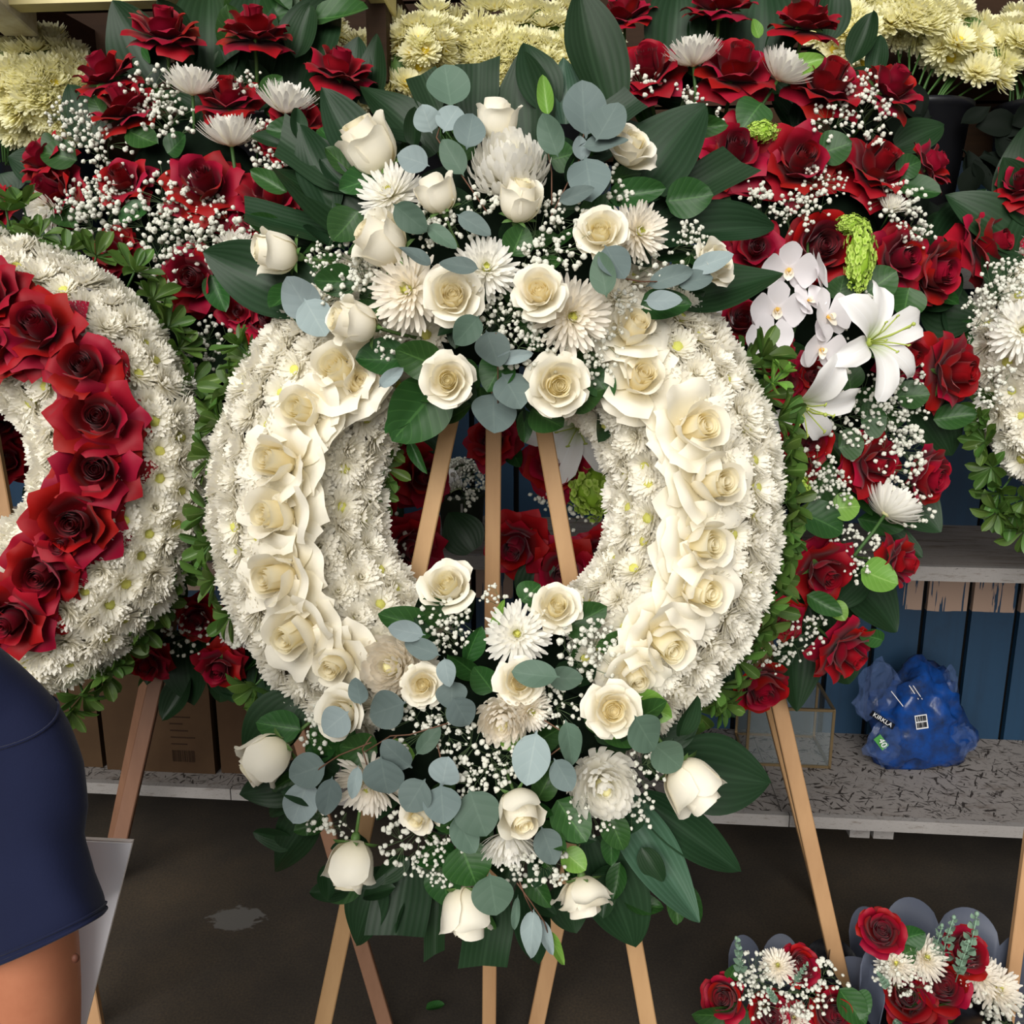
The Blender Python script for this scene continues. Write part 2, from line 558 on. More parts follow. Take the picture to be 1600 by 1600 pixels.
        layer(5, 10, [dict(L=1.5, W=.66, th=[(0, 88), (.3, 66), (.6, 60), (.82, 92), (1, 130)], r0=.08, z0=-.03, k0=1.0, k1=-.5, tipk=.44, tipp=1.08, roll=.55, ruff=.08, f0=.5, nu=8, nv=8),
                      dict(L=1.45, W=.66, th=[(0, 88), (.3, 70), (.6, 74), (.82, 108), (1, 150)], r0=.08, z0=-.03, k0=.9, k1=-.5, tipk=.4, tipp=1.1, roll=.5, ruff=.1, f0=.5, nu=8, nv=8)], 16, 9)
        layer(5, 30, [dict(L=1.5, W=.68, th=[(0, 92), (.3, 84), (.6, 96), (1, 132)], r0=.08, z0=-.06, k0=.7, k1=-.8, tipk=.46, tipp=1.05, roll=.5, ruff=.08, f0=.5, nu=8, nv=8),
                      dict(L=1.45, W=.7, th=[(0, 92), (.3, 88), (.6, 104), (1, 145)], r0=.08, z0=-.06, k0=.6, k1=-.7, tipk=.4, tipp=1.1, roll=.5, ruff=.1, f0=.5, nu=8, nv=8)], 18, 10)
        K.h, K.rad = .5, 1.2
        K.calyx = calyx_mesh(.9)
    K.heart = g.mesh('rose', hm)
    K.petals = lay
    rr, zz = [], []
    for me, m in lay:
        for v in me.vertices:
            p = m @ v.co
            rr.append(math.hypot(p.x, p.y))
            zz.append(p.z)
    rr.sort()
    K.rad = rr[int(len(rr) * .95)]
    K.h = (min(zz) * .5 + max(zz) * .5) if kind != 'reflexed' else .3
    return K


ROSES = {}
HEADS = []


def rose_kind(kind, tint, i):
    k = (kind, tint, i % 3)
    if k not in ROSES:
        ROSES[k] = make_rose(kind, tint, hash(kind) % 7 * 0 + {'bud': 1, 'half': 2, 'open': 3, 'reflexed': 4, 'star': 5}[kind] * 10 + i % 3)
    return ROSES[k]


RG = random.Random(7)


def place(d, p, s, spin=None):
    q = d.to_track_quat('Z', 'Y')
    spin = RG.uniform(0, 360) if spin is None else spin
    return Matrix.Translation(p) @ q.to_matrix().to_4x4() @ RZ(spin) @ SCL(s)


def put_rose(root, px, py, diam, depth, face, kind, tint, i=None, calyx=False, stretch=1.0):
    K = rose_kind(kind, tint, RG.randrange(3) if i is None else i)
    if kind == 'star':
        stretch *= .84
    d = cdir(*face)
    s = px2m(diam / 2, depth) / K.rad
    c = at(px, py, depth)
    M = place(d, c - d * K.h * s * stretch, s) @ SCL(1, 1, stretch)
    HEADS.append((root, px, py, diam / 2, depth))
    r = root.part('rose', K.heart, M)
    for me, m in K.petals:
        obj('petal', me, r, m)
    if calyx and K.calyx:
        obj('calyx', K.calyx, r, Matrix())
    return r


def make_mum(kind, tint, seed):
    """spider, incurved, disbud, button"""
    rg = random.Random(seed)
    g = Geo()

    def ring(n, L, W, th, z0, r0, off=0.0, nv=5, cup=0.0, tilt=6):
        for i in range(n):
            a = 360 / n * i + off + rg.uniform(-.35, .35) * 360 / n
            petal(g, L * rg.uniform(.88, 1.1), W, th, r0, z0, cup, cup, .16, 2, 0, 0, 0, .55, .4, nu=3, nv=nv, M=RZ(a) @ RY(rg.uniform(-tilt, tilt)))
    c = Geo()
    if kind == 'spider':
        ring(24, .98, .062, [(0, 96), (.5, 104), (.8, 84), (1, 50)], 0, .06, 0, 6, 9)
        ring(24, .95, .062, [(0, 84), (.5, 82), (.8, 64), (1, 30)], .04, .06, 9, 6, 9)
        ring(24, .86, .06, [(0, 70), (.5, 66), (1, 32)], .07, .06, 0, 5, 9)
        ring(20, .72, .056, [(0, 55), (.5, 50), (1, 20)], .09, .05, 8, 5, 9)
        ring(16, .56, .052, [(0, 42), (.5, 36), (1, 8)], .1, .05, 3, 4, 9)
        ring(12, .4, .046, [(0, 28), (.5, 22), (1, -8)], .12, .05, 3, 4, 9)
        for i in range(16):
            petal(c, .26, .035, [(0, 25), (1, -10)], .02 + .09 * rg.random(), .12, 0, 0, .3, 2, nu=2, nv=2, M=RZ(i * 137.5))
        c.blob((0, 0, .16), (.12, .12, .1), 1)
    elif kind == 'incurved':
        for k, (n, L, a0) in enumerate(((24, 1.1, 108), (24, 1.12, 90), (24, 1.12, 74), (22, 1.1, 60), (20, 1.05, 47), (16, 1.0, 35), (12, .95, 23), (7, .9, 11))):
            ring(n, L, .095, [(0, a0), (.35, a0 * .75), (.7, a0 * .38), (1, -22 + a0 * .1)], .02 * k, .05, k * 5, 6, 4, 6)
        c.blob((0, 0, .5), (.2, .2, .4), 1)
    elif kind == 'disbud':       # shallow bowl of many slim petals, seen from the side
        ring(26, 1.0, .07, [(0, 85), (.3, 66), (.7, 52), (1, 40)], 0, .05, 0, 6, 6, 5)
        ring(26, .98, .07, [(0, 70), (.4, 52), (1, 34)], .02, .05, 7, 5, 6, 5)
        ring(24, .9, .07, [(0, 55), (.5, 38), (1, 20)], .04, .05, 3, 5, 6, 6)
        ring(20, .8, .065, [(0, 38), (.5, 26), (1, 8)], .05, .05, 5, 5, 6, 6)
        ring(14, .72, .06, [(0, 22), (1, 2)], .06, .04, 0, 4, 6, 6)
        ring(8, .68, .06, [(0, 8), (1, -6)], .06, .03, 0, 4, 6, 5)
        c.blob((0, 0, .2), (.2, .2, .25), 1)
    else:                        # button
        for k, (n, L, a0) in enumerate(((22, .96, 88), (23, .97, 76), (23, .94, 64), (21, .87, 54), (19, .78, 44), (16, .66, 35), (12, .54, 26))[:5 if seed % 3 == 0 else 7]):
            ring(n, L, .078, [(0, a0), (.6, a0 * .88), (.85, a0 * .7), (1, a0 * .35)], .014 * k, .05, k * 7, 4, 5, 8)
        if seed % 3 == 0:
            g.blob((0, 0, .16), (.24, .24, .2), 2, 1, .12, seed)
        else:
            ring(9, .4, .09, [(0, 20), (1, -15)], .1, .04, 5, 2, 4, 8)
            g.blob((0, 0, .12), (.12, .12, .14), 0, 1)
    if kind == 'button':
        cm = MT['yellow_c'] if tint == 'yellow' else MT['centre']
        return g.mesh('chrysanthemum', [MT[tint], cm]), None
    return g.mesh('chrysanthemum', MT[tint]), c.mesh('flower_center', MT['centre'] if kind == 'spider' else MT['centre_pale'])


MUMS = {}


def mum(kind, tint, i):
    k = (kind, tint, i)
    if k not in MUMS:
        MUMS[k] = make_mum(kind, tint, i + 3 * len(kind))
    return MUMS[k]


MUMR = {}


def mum_rad(me):
    if me.name not in MUMR:
        r = sorted(math.hypot(v.co.x, v.co.y) for v in me.vertices)
        MUMR[me.name] = r[int(len(r) * .96)]
    return MUMR[me.name]


def put_mum(root, px, py, diam, depth, face, kind='spider', tint='white', i=None, stem=False):
    me, ce = mum(kind, tint, RG.randrange(2) if i is None else i)
    d = cdir(*face)
    R = mum_rad(me)
    h = {'spider': .2, 'incurved': .45, 'disbud': .32, 'button': .2}[kind]
    s = px2m(diam / 2, depth) / R
    if kind != 'button':
        HEADS.append((root, px, py, diam / 2, depth))
    c = at(px, py, depth)
    o = root.part('chrysanthemum', me, place(d, c - d * h * s, s))
    if ce:
        obj('flower_center', ce, o, Matrix())
    if stem:
        obj('flower_stem', FLSTEM, o, Matrix())
    return o


_g = Geo()
_g.tube([(0, 0, .02), (.04, 0, -.7), (0, .05, -1.6)], .05, 6)
FLSTEM = _g.mesh('flower_stem', MT['stem'])


# ---- leaves: unit length along +X, half width .5 along Y, face +Z
def make_leaf(kind, m, seed=0):
    rg = random.Random(seed)
    g = Geo()
    bend, fold, nv, nu = {'asp': (.12, .10, 16, 6), 'aspcut': (.05, .06, 8, 6), 'salal': (.12, .14, 12, 6), 'euc': (.07, .06, 14, 6),
                          'pitto': (.16, .12, 9, 4), 'blade': (.2, .1, 8, 4)}[kind]
    bend *= rg.uniform(.3, 1.7) * rg.choice((1, 1, -1))
    twist = rg.uniform(-.25, .25)
    wav = rg.uniform(0, 6)

    def width(t):
        if kind == 'asp':
            return .5 * max(.0, (math.sin(math.pi * min(1, t * .94 + .06) ** .80)) ** .8) + .012
        if kind == 'aspcut':
            return .5 * (.62 + .38 * sstep(t / .5))
        if kind == 'salal':
            return .5 * max(0, math.sin(math.pi * t ** .78)) ** .62 + .006
        if kind == 'euc':
            tt = max(0, (t - .07) / .93)
            return .5 * max(0, math.sin(math.pi * tt ** .84)) ** .62 + .006
        if kind == 'pitto':
            return .5 * max(0, math.sin(math.pi * t ** 1.7)) ** .62 + .02
        return .5 * max(0, math.sin(math.pi * t ** .9)) + .01

    def fn(uu, t):
        u = uu * 2 - 1
        w = width(t)
        x = t
        if kind == 'aspcut':
            x = t * (1 - .08 * (u + 1))
        y = u * w
        z = fold * abs(u) * w * 2 - bend * (t - .3) ** 2 * 1.6 + .025 * math.sin(t * 7 + wav) * u + twist * y * t
        return (x, y, z)
    g.grid(fn, nu, nv)
    me = g.mesh(kind + '_leaf', m)
    return me


LEAF = {}


def leaf(kind, m, i):
    k = (kind, m, i)
    if k not in LEAF:
        LEAF[k] = make_leaf(kind, MT[m], i * 7 + len(kind))
    return LEAF[k]


def put_leaf(root, name, base, tip, w, kind, m, norm, i=None, roll=None):
    """leaf from world point base to tip, w metres wide, face turned to norm"""
    me = leaf(kind, m, RG.randrange(4) if i is None else i)
    x = tip - base
    L = x.length
    x.normalize()
    n = norm - x * norm.dot(x)
    n.normalize()
    if roll is None:
        roll = RG.uniform(-18, 18)
    n = Quaternion(x, math.radians(roll)) @ n
    y = n.cross(x)
    R = Matrix((x, y, n)).transposed().to_4x4()
    return root.part(name, me, Matrix.Translation(base) @ R @ SCL(L, w, L))


def px_leaf(root, name, bx, by, tx, ty, w, d0, d1, kind, m, tilt=(0, .1, 1), i=None, roll=None):
    return put_leaf(root, name, at(bx, by, d0), at(tx, ty, d1), px2m(w, (d0 + d1) / 2), kind, m, cdir(*tilt), i, roll)


def disc_leaf(root, px, py, ln, wd, ang, depth, m='euc', name='eucalyptus_leaf', kind='euc', tilt=None):
    for rt, hx, hy, hr, hd in HEADS:          # a leaf that crosses a flower lies over it
        if rt is root and math.hypot(px - hx, py - hy) < hr + .3 * ln:
            depth = min(depth, hd - px2m(hr, hd) * .95)
    a = math.radians(ang)
    dx, dy = math.cos(a) * ln / 2, -math.sin(a) * ln / 2
    dz = RG.uniform(-.012, .012)
    t = tilt or (RG.uniform(-.3, .3), RG.uniform(-.1, .4), 1)
    return px_leaf(root, name, px - dx, py - dy, px + dx, py + dy, wd, depth + dz, depth - dz, kind, m, t)


def make_gyp(n, R, br, seed, flat=.6):
    rg = random.Random(seed)
    st, bl = Geo(), Geo()
    hubs = [Vector((rg.uniform(-.45, .45) * R, rg.uniform(-.45, .45) * R, -.25 * R)) for _ in range(5)]
    base = Vector((0, 0, -1.1 * R))
    for h in hubs:
        st.tube([base, h * .5 + base * .4, h], .012, 3, cap=False)
    for i in range(n):
        a = rg.uniform(0, 6.283)
        rr = R * math.sqrt(rg.random())
        p = Vector((rr * math.cos(a), rr * math.sin(a), rg.uniform(-.35, .35) * flat * R + .2 * (R - rr)))
        h = min(hubs, key=lambda q: (q - p).length)
        st.tube([h, (h + p) / 2 + Vector((0, 0, .04)), p], .006, 3, cap=False)
        b = br * rg.uniform(.6, 1.2)
        # a bloom: a few crumpled petals round a core
        bl.blob(p, b * .8, 1, 0, .16, i)
        for k in range(4):
            q = Vector((rg.uniform(-1, 1), rg.uniform(-1, 1), rg.uniform(-.2, 1))).normalized()
            bl.blob(p + q * b * .5, b * .55, 0, 0, .2, i + k)
    return st, bl


def gyp_mesh(*args):
    """one sprig: thread stems carrying many tiny blooms"""
    st, bl = make_gyp(*args)
    k = len(st.f)
    st.add(bl.v, bl.f, 1)
    return st.mesh('babys_breath_sprig', [MT['gypstem'], MT['gyp']])


GYP = {}


def gyp_kind(big, i):
    if (big, i) not in GYP:
        GYP[(big, i)] = gyp_mesh(46, 1.0, .098, 40 + i) if big else gyp_mesh(22, 1.0, .15, 60 + i)
    return GYP[(big, i)]


def put_gyp(root, px, py, r, depth, face=(0, .2, 1)):
    me = gyp_kind(r >= 36, RG.randrange(4))
    f = (face[0] + RG.uniform(-.3, .3), face[1] + RG.uniform(-.3, .3), face[2])
    o = root.part('babys_breath_sprig', me, place(cdir(*f), at(px, py, depth), px2m(r, depth)))
    o['kind'] = 'stuff'
    return o


def whorl(root, px, py, r, depth, face, n=8, m='pitto'):
    """a twig end with leaves set round it in a rosette"""
    d = cdir(*face)
    M = place(d, at(px, py, depth), px2m(r, depth))
    o = root.part('leaf_whorl', TWIG, M)
    for i in range(n):
        me = leaf('pitto', m, RG.randrange(4))
        s = RG.uniform(.75, 1.05)
        up = RG.uniform(8, 48)
        obj('leaf', me, o, RZ(360 / n * i + RG.uniform(-16, 16)) @ RY(-up) @ SCL(s, s * .36, s))
    return o


_g = Geo()
_g.tube([(0, 0, .05), (0, 0, -.5), (.08, 0, -1.2)], .035, 6)
TWIG = _g.mesh('twig', MT['stem'])


def make_lily():
    g = []
    for kw in (dict(L=1.25, W=.29, th=[(0, 20), (.3, 55), (.6, 85), (.85, 110), (1, 160)]), dict(L=1.2, W=.22, th=[(0, 25), (.3, 62), (.6, 92), (.85, 125), (1, 170)])):
        gg = Geo()
        petal(gg, r0=.05, z0=0, k0=3, k1=.6, tipk=.3, tipp=1.6, ruff=.05, f0=.3, vmax=.5, nu=6, nv=12, **kw)
        g.append(gg.mesh('petal', MT['lily']))
    s = Geo()
    s.blob((0, 0, .05), (.08, .08, .12), 1)
    for i in range(6):
        a = i * 1.047
        s.tube([(0, 0, .05), (.12 * math.cos(a), .12 * math.sin(a), .4), (.3 * math.cos(a), .3 * math.sin(a), .68)], .012, 5)
        s.blob((.3 * math.cos(a), .3 * math.sin(a), .68), (.05, .02, .02), 0)
    s.tube([(0, 0, .05), (.05, 0, .5), (.2, .05, .85)], .018, 5)
    s.blob((.2, .05, .86), .04, 0)
    return g, s.mesh('stamens', MT['stamen'])


LILY = None


def put_lily(root, px, py, size, depth, face, spin=0, skip=(), scales=None):
    global LILY
    if LILY is None:
        LILY = make_lily()
    d = cdir(*face)
    o = root.part('lily', LILY[1], place(d, at(px, py, depth), px2m(size, depth), spin))
    for i in range(6):
        if i in skip:
            continue
        k = scales[i] if scales else 1
        obj('petal', LILY[0][i % 2], o, RZ(i * 60) @ SCL(k))
    return o


def make_orchid():
    a, b, c = Geo(), Geo(), Geo()
    petal(a, .95, .58, [(0, 80), (.5, 70), (1, 60)], .02, 0, .3, .5, .35, 2, 0, 0, .03, .2, .6, nu=8, nv=8)
    petal(b, .9, .36, [(0, 92), (.5, 84), (1, 76)], .02, -.02, .2, .4, .3, 2, 0, 0, .02, .4, .5, nu=6, nv=7)
    petal(c, .42, .17, [(0, 40), (.5, 70), (1, 20)], .0, .02, 2.5, 2.5, .4, 1.3, 0, 0, .02, .5, .4, nu=5, nv=6)
    petal(c, .28, .1, [(0, 30), (1, 10)], .0, .02, 3, 3, .2, 2, nu=4, nv=4, M=RZ(70))
    petal(c, .28, .1, [(0, 30), (1, 10)], .0, .02, 3, 3, .2, 2, nu=4, nv=4, M=RZ(-70))
    c.blob((0, 0, .1), (.07, .07, .1), 1)
    return a.mesh('petal', MT['orchid']), b.mesh('sepal', MT['orchid']), c.mesh('orchid', MT['orchid_lip'])


ORCHID = None


def put_orchid(root, px, py, diam, depth, face, spin=0):
    global ORCHID
    if ORCHID is None:
        ORCHID = make_orchid()
    d = cdir(*face)
    q = d.to_track_quat('Z', 'Y').to_matrix().to_4x4()
    s = px2m(diam / 2, depth)
    o = root.part('orchid', ORCHID[2], Matrix.Translation(at(px, py, depth)) @ q @ RZ(-90 + spin) @ SCL(s))
    for a in (90, -90):
        obj('petal', ORCHID[0], o, RZ(a))
    for a in (180, 55, -55):
        obj('sepal', ORCHID[1], o, RZ(a))
    return o


def make_lime(seed, n=150):
    rg = random.Random(seed)
    g = Geo()
    for i in range(n):
        d = Vector((rg.gauss(0, 1), rg.gauss(0, 1), abs(rg.gauss(0, 1)) - .25)).normalized()
        q = (d + Vector((rg.uniform(-.5, .5), rg.uniform(-.5, .5), rg.uniform(-.5, .5)))).normalized()
        M = Matrix.Translation(d * rg.uniform(.72, 1.0)) @ q.to_track_quat('Z', 'Y').to_matrix().to_4x4() @ RZ(rg.uniform(0, 90))
        for k in range(5):
            petal(g, .15, .065, [(0, 55), (.5, 78), (1, 60)], .01, 0, 0, 0, .3, 2, 0, 0, .02, .4, .5, nu=2, nv=2, M=M @ RZ(k * 72))
        g.blob((0, 0, .02), .022, 0, 0, 0, 0, M)
    g.blob((0, 0, 0), .7, 2, 0, .08)
    return g.mesh('viburnum', MT['lime'])


LIME = None


def put_lime(root, px, py, rx, ry, depth, face=(0, 0, 1), rot=0):
    global LIME
    if LIME is None:
        LIME = make_lime(3)
    d = cdir(*face)
    q = d.to_track_quat('Z', 'Y').to_matrix().to_4x4()
    M = Matrix.Translation(at(px, py, depth)) @ q @ RZ(rot) @ SCL(px2m(rx, depth), px2m(ry, depth), px2m(min(rx, ry), depth))
    return root.part('green_viburnum', LIME, M)


def make_spiral(seed):
    """baby eucalyptus: an upright stem with pairs of small round leaves"""
    rg = random.Random(seed)
    g = Geo()
    g.tube([(0, 0, 0), (.03, 0, .5), (0, .03, 1)], .012, 5)
    lv = Geo()
    for i in range(9):
        z = .2 + i * .088
        r = .13 * (1 - i * .065)
        for k in (0, 180):
            lv.grid(lambda u, v: (v * r * 1.2 + .01, (u - .5) * 1.6 * r * math.sin(math.pi * min(1, v * .9 + .1)), .05 * v * v), 4, 4,
                    0, Matrix.Translation((0, 0, z)) @ RZ(i * 90 + k + rg.uniform(-15, 15)) @ RY(-rg.uniform(0, 30)))
    lv.blob((0, .02, 1.0), (.04, .04, .05), 0)
    return g.mesh('eucalyptus_sprig', MT['eucbaby']), lv.mesh('small_leaves', MT['eucbaby'])
# ------------------------------------------------------------------ the place: shed wall, shelves, floor
WALLM = Matrix.Translation((0, 2.82, 0)) @ RZ(-5.0)     # local x along the wall, -y towards the viewer
WALLI = WALLM.inverted()


def node_mat(name):
    m = bpy.data.materials.new(name)
    m.use_nodes = True
    return m, m.node_tree.nodes, m.node_tree.links, m.node_tree.nodes['Principled BSDF']


def plank_mat():
    """blue paint over bare board: an unpainted band under the shelf with runs of blue"""
    m, N, L, bs = node_mat('blue painted board')
    tc = N.new('ShaderNodeNewGeometry').outputs['Position']
    sp = N.new('ShaderNodeSeparateXYZ')
    L.new(tc, sp.inputs[0])
    mp = N.new('ShaderNodeMapping')
    mp.inputs['Scale'].default_value = (22, 22, 1.2)
    L.new(tc, mp.inputs[0])
    nz = N.new('ShaderNodeTexNoise')
    nz.inputs['Scale'].default_value = 2.0
    nz.inputs['Detail'].default_value = 4
    L.new(mp.outputs[0], nz.inputs[0])
    n2 = N.new('ShaderNodeTexNoise')
    n2.inputs['Scale'].default_value = 6
    n2.inputs['Detail'].default_value = 6
    L.new(tc, n2.inputs[0])

    def mth(op, a, b=None, c=None):
        x = N.new('ShaderNodeMath')
        x.operation = op
        for s, v in zip(x.inputs, (a, b, c)):
            if v is None:
                continue
            if isinstance(v, (int, float)):
                s.default_value = v
            else:
                L.new(v, s)
        return x.outputs[0]
    top = mth('LESS_THAN', sp.outputs[2], .82)
    bot = mth('GREATER_THAN', mth('ADD', sp.outputs[2], mth('MULTIPLY', n2.outputs[0], .02)), .715)
    band = mth('MULTIPLY', top, bot)
    drip = mth('GREATER_THAN', nz.outputs[0], .54)
    bare = mth('MULTIPLY', band, mth('SUBTRACT', 1.0, drip))

    def mix(f, a, b):
        x = N.new('ShaderNodeMix')
        x.data_type = 'RGBA'
        L.new(f, x.inputs[0])
        for s, v in ((x.inputs[6], a), (x.inputs[7], b)):
            if isinstance(v, tuple):
                s.default_value = v
            else:
                L.new(v, s)
        return x.outputs[2]
    wear = N.new('ShaderNodeMapRange')
    L.new(n2.outputs[0], wear.inputs[0])
    wear.inputs[1].default_value, wear.inputs[2].default_value = .62, .75
    blue = mix(nz.outputs[0], lin('#0D2C44'), lin('#143B58'))
    blue = mix(wear.outputs[0], blue, lin('#0D2C44'))
    c = mix(bare, blue, lin('#A58B7A'))
    L.new(c, bs.inputs['Base Color'])
    bs.inputs['Roughness'].default_value = .55
    return m


def worn_mat(name, paint, wood, dark, sc=(3, 14, 14), wear=.55, flakes=0):
    """weathered paint worn through to the wood; flakes: strands of chipboard showing"""
    m, N, L, bs = node_mat(name)
    tc = N.new('ShaderNodeTexCoord').outputs['Object']
    mp = N.new('ShaderNodeMapping')
    mp.inputs['Scale'].default_value = sc
    L.new(tc, mp.inputs[0])
    n1 = N.new('ShaderNodeTexNoise')
    n1.inputs['Scale'].default_value = 3
    n1.inputs['Detail'].default_value = 8
    n1.inputs['Roughness'].default_value = .7
    L.new(mp.outputs[0], n1.inputs[0])
    n2 = N.new('ShaderNodeTexNoise')
    n2.inputs['Scale'].default_value = 14
    n2.inputs['Detail'].default_value = 8
    n2.inputs['Roughness'].default_value = .75
    n2.inputs['Distortion'].default_value = 1.5
    L.new(mp.outputs[0], n2.inputs[0])

    def mr(s, a, b):
        r = N.new('ShaderNodeMapRange')
        L.new(s, r.inputs[0])
        r.inputs[1].default_value, r.inputs[2].default_value = a, b
        return r.outputs[0]

    def mix(f, a, b):
        x = N.new('ShaderNodeMix')
        x.data_type = 'RGBA'
        L.new(f, x.inputs[0])
        for s, v in ((x.inputs[6], a), (x.inputs[7], b)):
            if isinstance(v, tuple):
                s.default_value = v
            else:
                L.new(v, s)
        return x.outputs[2]
    c = mix(mr(n1.outputs[0], wear, wear + .14), paint, wood)
    c = mix(mr(n2.outputs[0], .58, .66), c, dark)
    if flakes:
        for k, rot in enumerate((15, 62, 110, 155)):
            mp2 = N.new('ShaderNodeMapping')
            mp2.inputs['Rotation'].default_value = (0, 0, math.radians(rot))
            mp2.vector_type = 'TEXTURE'
            mp2.inputs['Scale'].default_value = (.10, .02, 1)
            L.new(tc, mp2.inputs[0])
            vo = N.new('ShaderNodeTexNoise')
            vo.inputs['Scale'].default_value = 2.2
            vo.inputs['Detail'].default_value = 2
            L.new(mp2.outputs[0], vo.inputs[0])
            c = mix(mr(vo.outputs[0], .63, .67), c, dark)
    L.new(c, bs.inputs['Base Color'])
    bs.inputs['Roughness'].default_value = .8
    bp = N.new('ShaderNodeBump')
    bp.inputs['Strength'].default_value = .4
    bp.inputs['Distance'].default_value = .003
    L.new(n2.outputs[0], bp.inputs['Height'])
    L.new(bp.outputs[0], bs.inputs['Normal'])
    return m


def floor_mat():
    m, N, L, bs = node_mat('stained concrete')
    tc = N.new('ShaderNodeTexCoord').outputs['Object']
    n1 = N.new('ShaderNodeTexNoise')
    n1.inputs['Scale'].default_value = 1.6
    n1.inputs['Detail'].default_value = 8
    n1.inputs['Roughness'].default_value = .6
    L.new(tc, n1.inputs[0])
    n2 = N.new('ShaderNodeTexNoise')
    n2.inputs['Scale'].default_value = 160
    n2.inputs['Detail'].default_value = 4
    L.new(tc, n2.inputs[0])

    def ramp(s, cols):
        r = N.new('ShaderNodeValToRGB')
        L.new(s, r.inputs[0])
        while len(r.color_ramp.elements) < len(cols):
            r.color_ramp.elements.new(.5)
        for e, (p, c) in zip(r.color_ramp.elements, cols):
            e.position, e.color = p, c
        return r.outputs[0]
    a = ramp(n1.outputs[0], [(.3, lin('#302B26')), (.5, lin('#463E35')), (.72, lin('#5C4F3F'))])
    b = ramp(n2.outputs[0], [(.3, lin('#4A4A4A')), (.5, lin('#808080')), (.75, lin('#B0A890'))])
    x = N.new('ShaderNodeMix')
    x.data_type = 'RGBA'
    x.blend_type = 'OVERLAY'
    x.inputs[0].default_value = .6
    L.new(a, x.inputs[6])
    L.new(b, x.inputs[7])
    # a pale dried splash with a shape of its own
    sp = N.new('ShaderNodeMapping')
    c0 = floor_at(370, 1435)
    sp.inputs['Location'].default_value = (-c0.x * 9, -c0.y * 14, 0)
    sp.inputs['Scale'].default_value = (9, 14, 0)
    L.new(tc, sp.inputs[0])
    gr = N.new('ShaderNodeTexGradient')
    gr.gradient_type = 'SPHERICAL'
    n3 = N.new('ShaderNodeTexNoise')
    n3.inputs['Scale'].default_value = 3
    L.new(sp.outputs[0], n3.inputs[0])
    va = N.new('ShaderNodeVectorMath')
    va.operation = 'MULTIPLY_ADD'
    L.new(n3.outputs[1], va.inputs[0])
    va.inputs[1].default_value = (.9, .9, 0)
    L.new(sp.outputs[0], va.inputs[2])
    vb = N.new('ShaderNodeVectorMath')
    vb.operation = 'ADD'
    L.new(va.outputs[0], vb.inputs[0])
    vb.inputs[1].default_value = (-.45, -.45, 0)
    L.new(vb.outputs[0], gr.inputs[0])
    mr = N.new('ShaderNodeMapRange')
    L.new(gr.outputs[1], mr.inputs[0])
    mr.inputs[1].default_value, mr.inputs[2].default_value, mr.inputs[4].default_value = .32, .4, .75
    y = N.new('ShaderNodeMix')
    y.data_type = 'RGBA'
    L.new(mr.outputs[0], y.inputs[0])
    L.new(x.outputs[2], y.inputs[6])
    y.inputs[7].default_value = lin('#6A6865')
    L.new(y.outputs[2], bs.inputs['Base Color'])
    bs.inputs['Roughness'].default_value = .75
    return m


MT['plank'] = plank_mat()
MT['shelf'] = worn_mat('weathered painted shelf', lin('#857E7A'), lin('#64564A'), lin('#3A322C'), (2, 16, 16), .5)
MT['shelf_edge'] = worn_mat('chipped white paint', lin('#8F8B88'), lin('#6A6058'), lin('#2E2824'), (5, 5, 30), .56)
MT['bench'] = worn_mat('worn painted chipboard', lin('#8A8480'), lin('#6A6058'), lin('#2A231E'), (4, 9, 9), .55, 1)
MT['wood'] = mat('pale easel wood', lin('#BC966C'), .55, .3, 0, .08, noise_s=9, noise_c=lin('#A07A54'), noise_a=.5, noise_map=(1, 1, .12))
MT['wood_red'] = mat('reddish easel wood', lin('#8C6650'), .55, .3, 0, .08, noise_s=9, noise_c=lin('#6E4C3A'), noise_a=.5, noise_map=(1, 1, .12))
MT['brown'] = mat('dark brown boards', lin('#4A3220'), .7, .2, 0, .2, noise_s=4, noise_c=lin('#2C1D13'), noise_a=.6, noise_map=(.4, 4, 8))
MT['cream_paint'] = mat('cream painted timber', lin('#E9DDA8'), .6, .3, 0, 0, noise_s=9, noise_c=lin('#D6C88E'), noise_a=.4)
MT['white_paint'] = mat('white painted timber', lin('#E2DFD4'), .6, .3, 0, 0, noise_s=14, noise_c=lin('#C2B8A0'), noise_a=.3)
MT['black'] = mat('black plastic', lin('#15161A'), .4, .4)
MT['dark'] = mat('dark gap', lin('#0E0D0C'), .9, .1)

g = Geo()
g.box(-5, 5, -4, 4.2, -.04, 0)
tag(obj('floor', g.mesh('floor', floor_mat(), False)), kind='structure')

# back wall: every board an object of its own on a dark backing
wall = obj('wall_back', None)
wall.matrix_local = WALLM
tag(wall, kind='structure')
g = Geo()
g.box(-3.2, 3.2, .025, .06, 0, 3.0)
obj('backing', g.mesh('backing', MT['dark'], False), wall)
PW = [.142, .15, .138, .146]
x = -3.0
k = 0
while x < 3.0:
    w = PW[k % 4]
    g = Geo()
    z1 = 2.05
    g.box(x, x + w - .017, 0, .022, .02, z1)
    obj('board', g.mesh('board', MT['plank'], False), wall)
    g = Geo()
    x += w
    k += 1
z = 2.06
while z < 2.95:
    g = Geo()
    g.box(-3.0, 3.0, 0, .022, z, z + .14)
    obj('upper_board', g.mesh('upper_board', MT['brown'], False), wall)
    z += .148

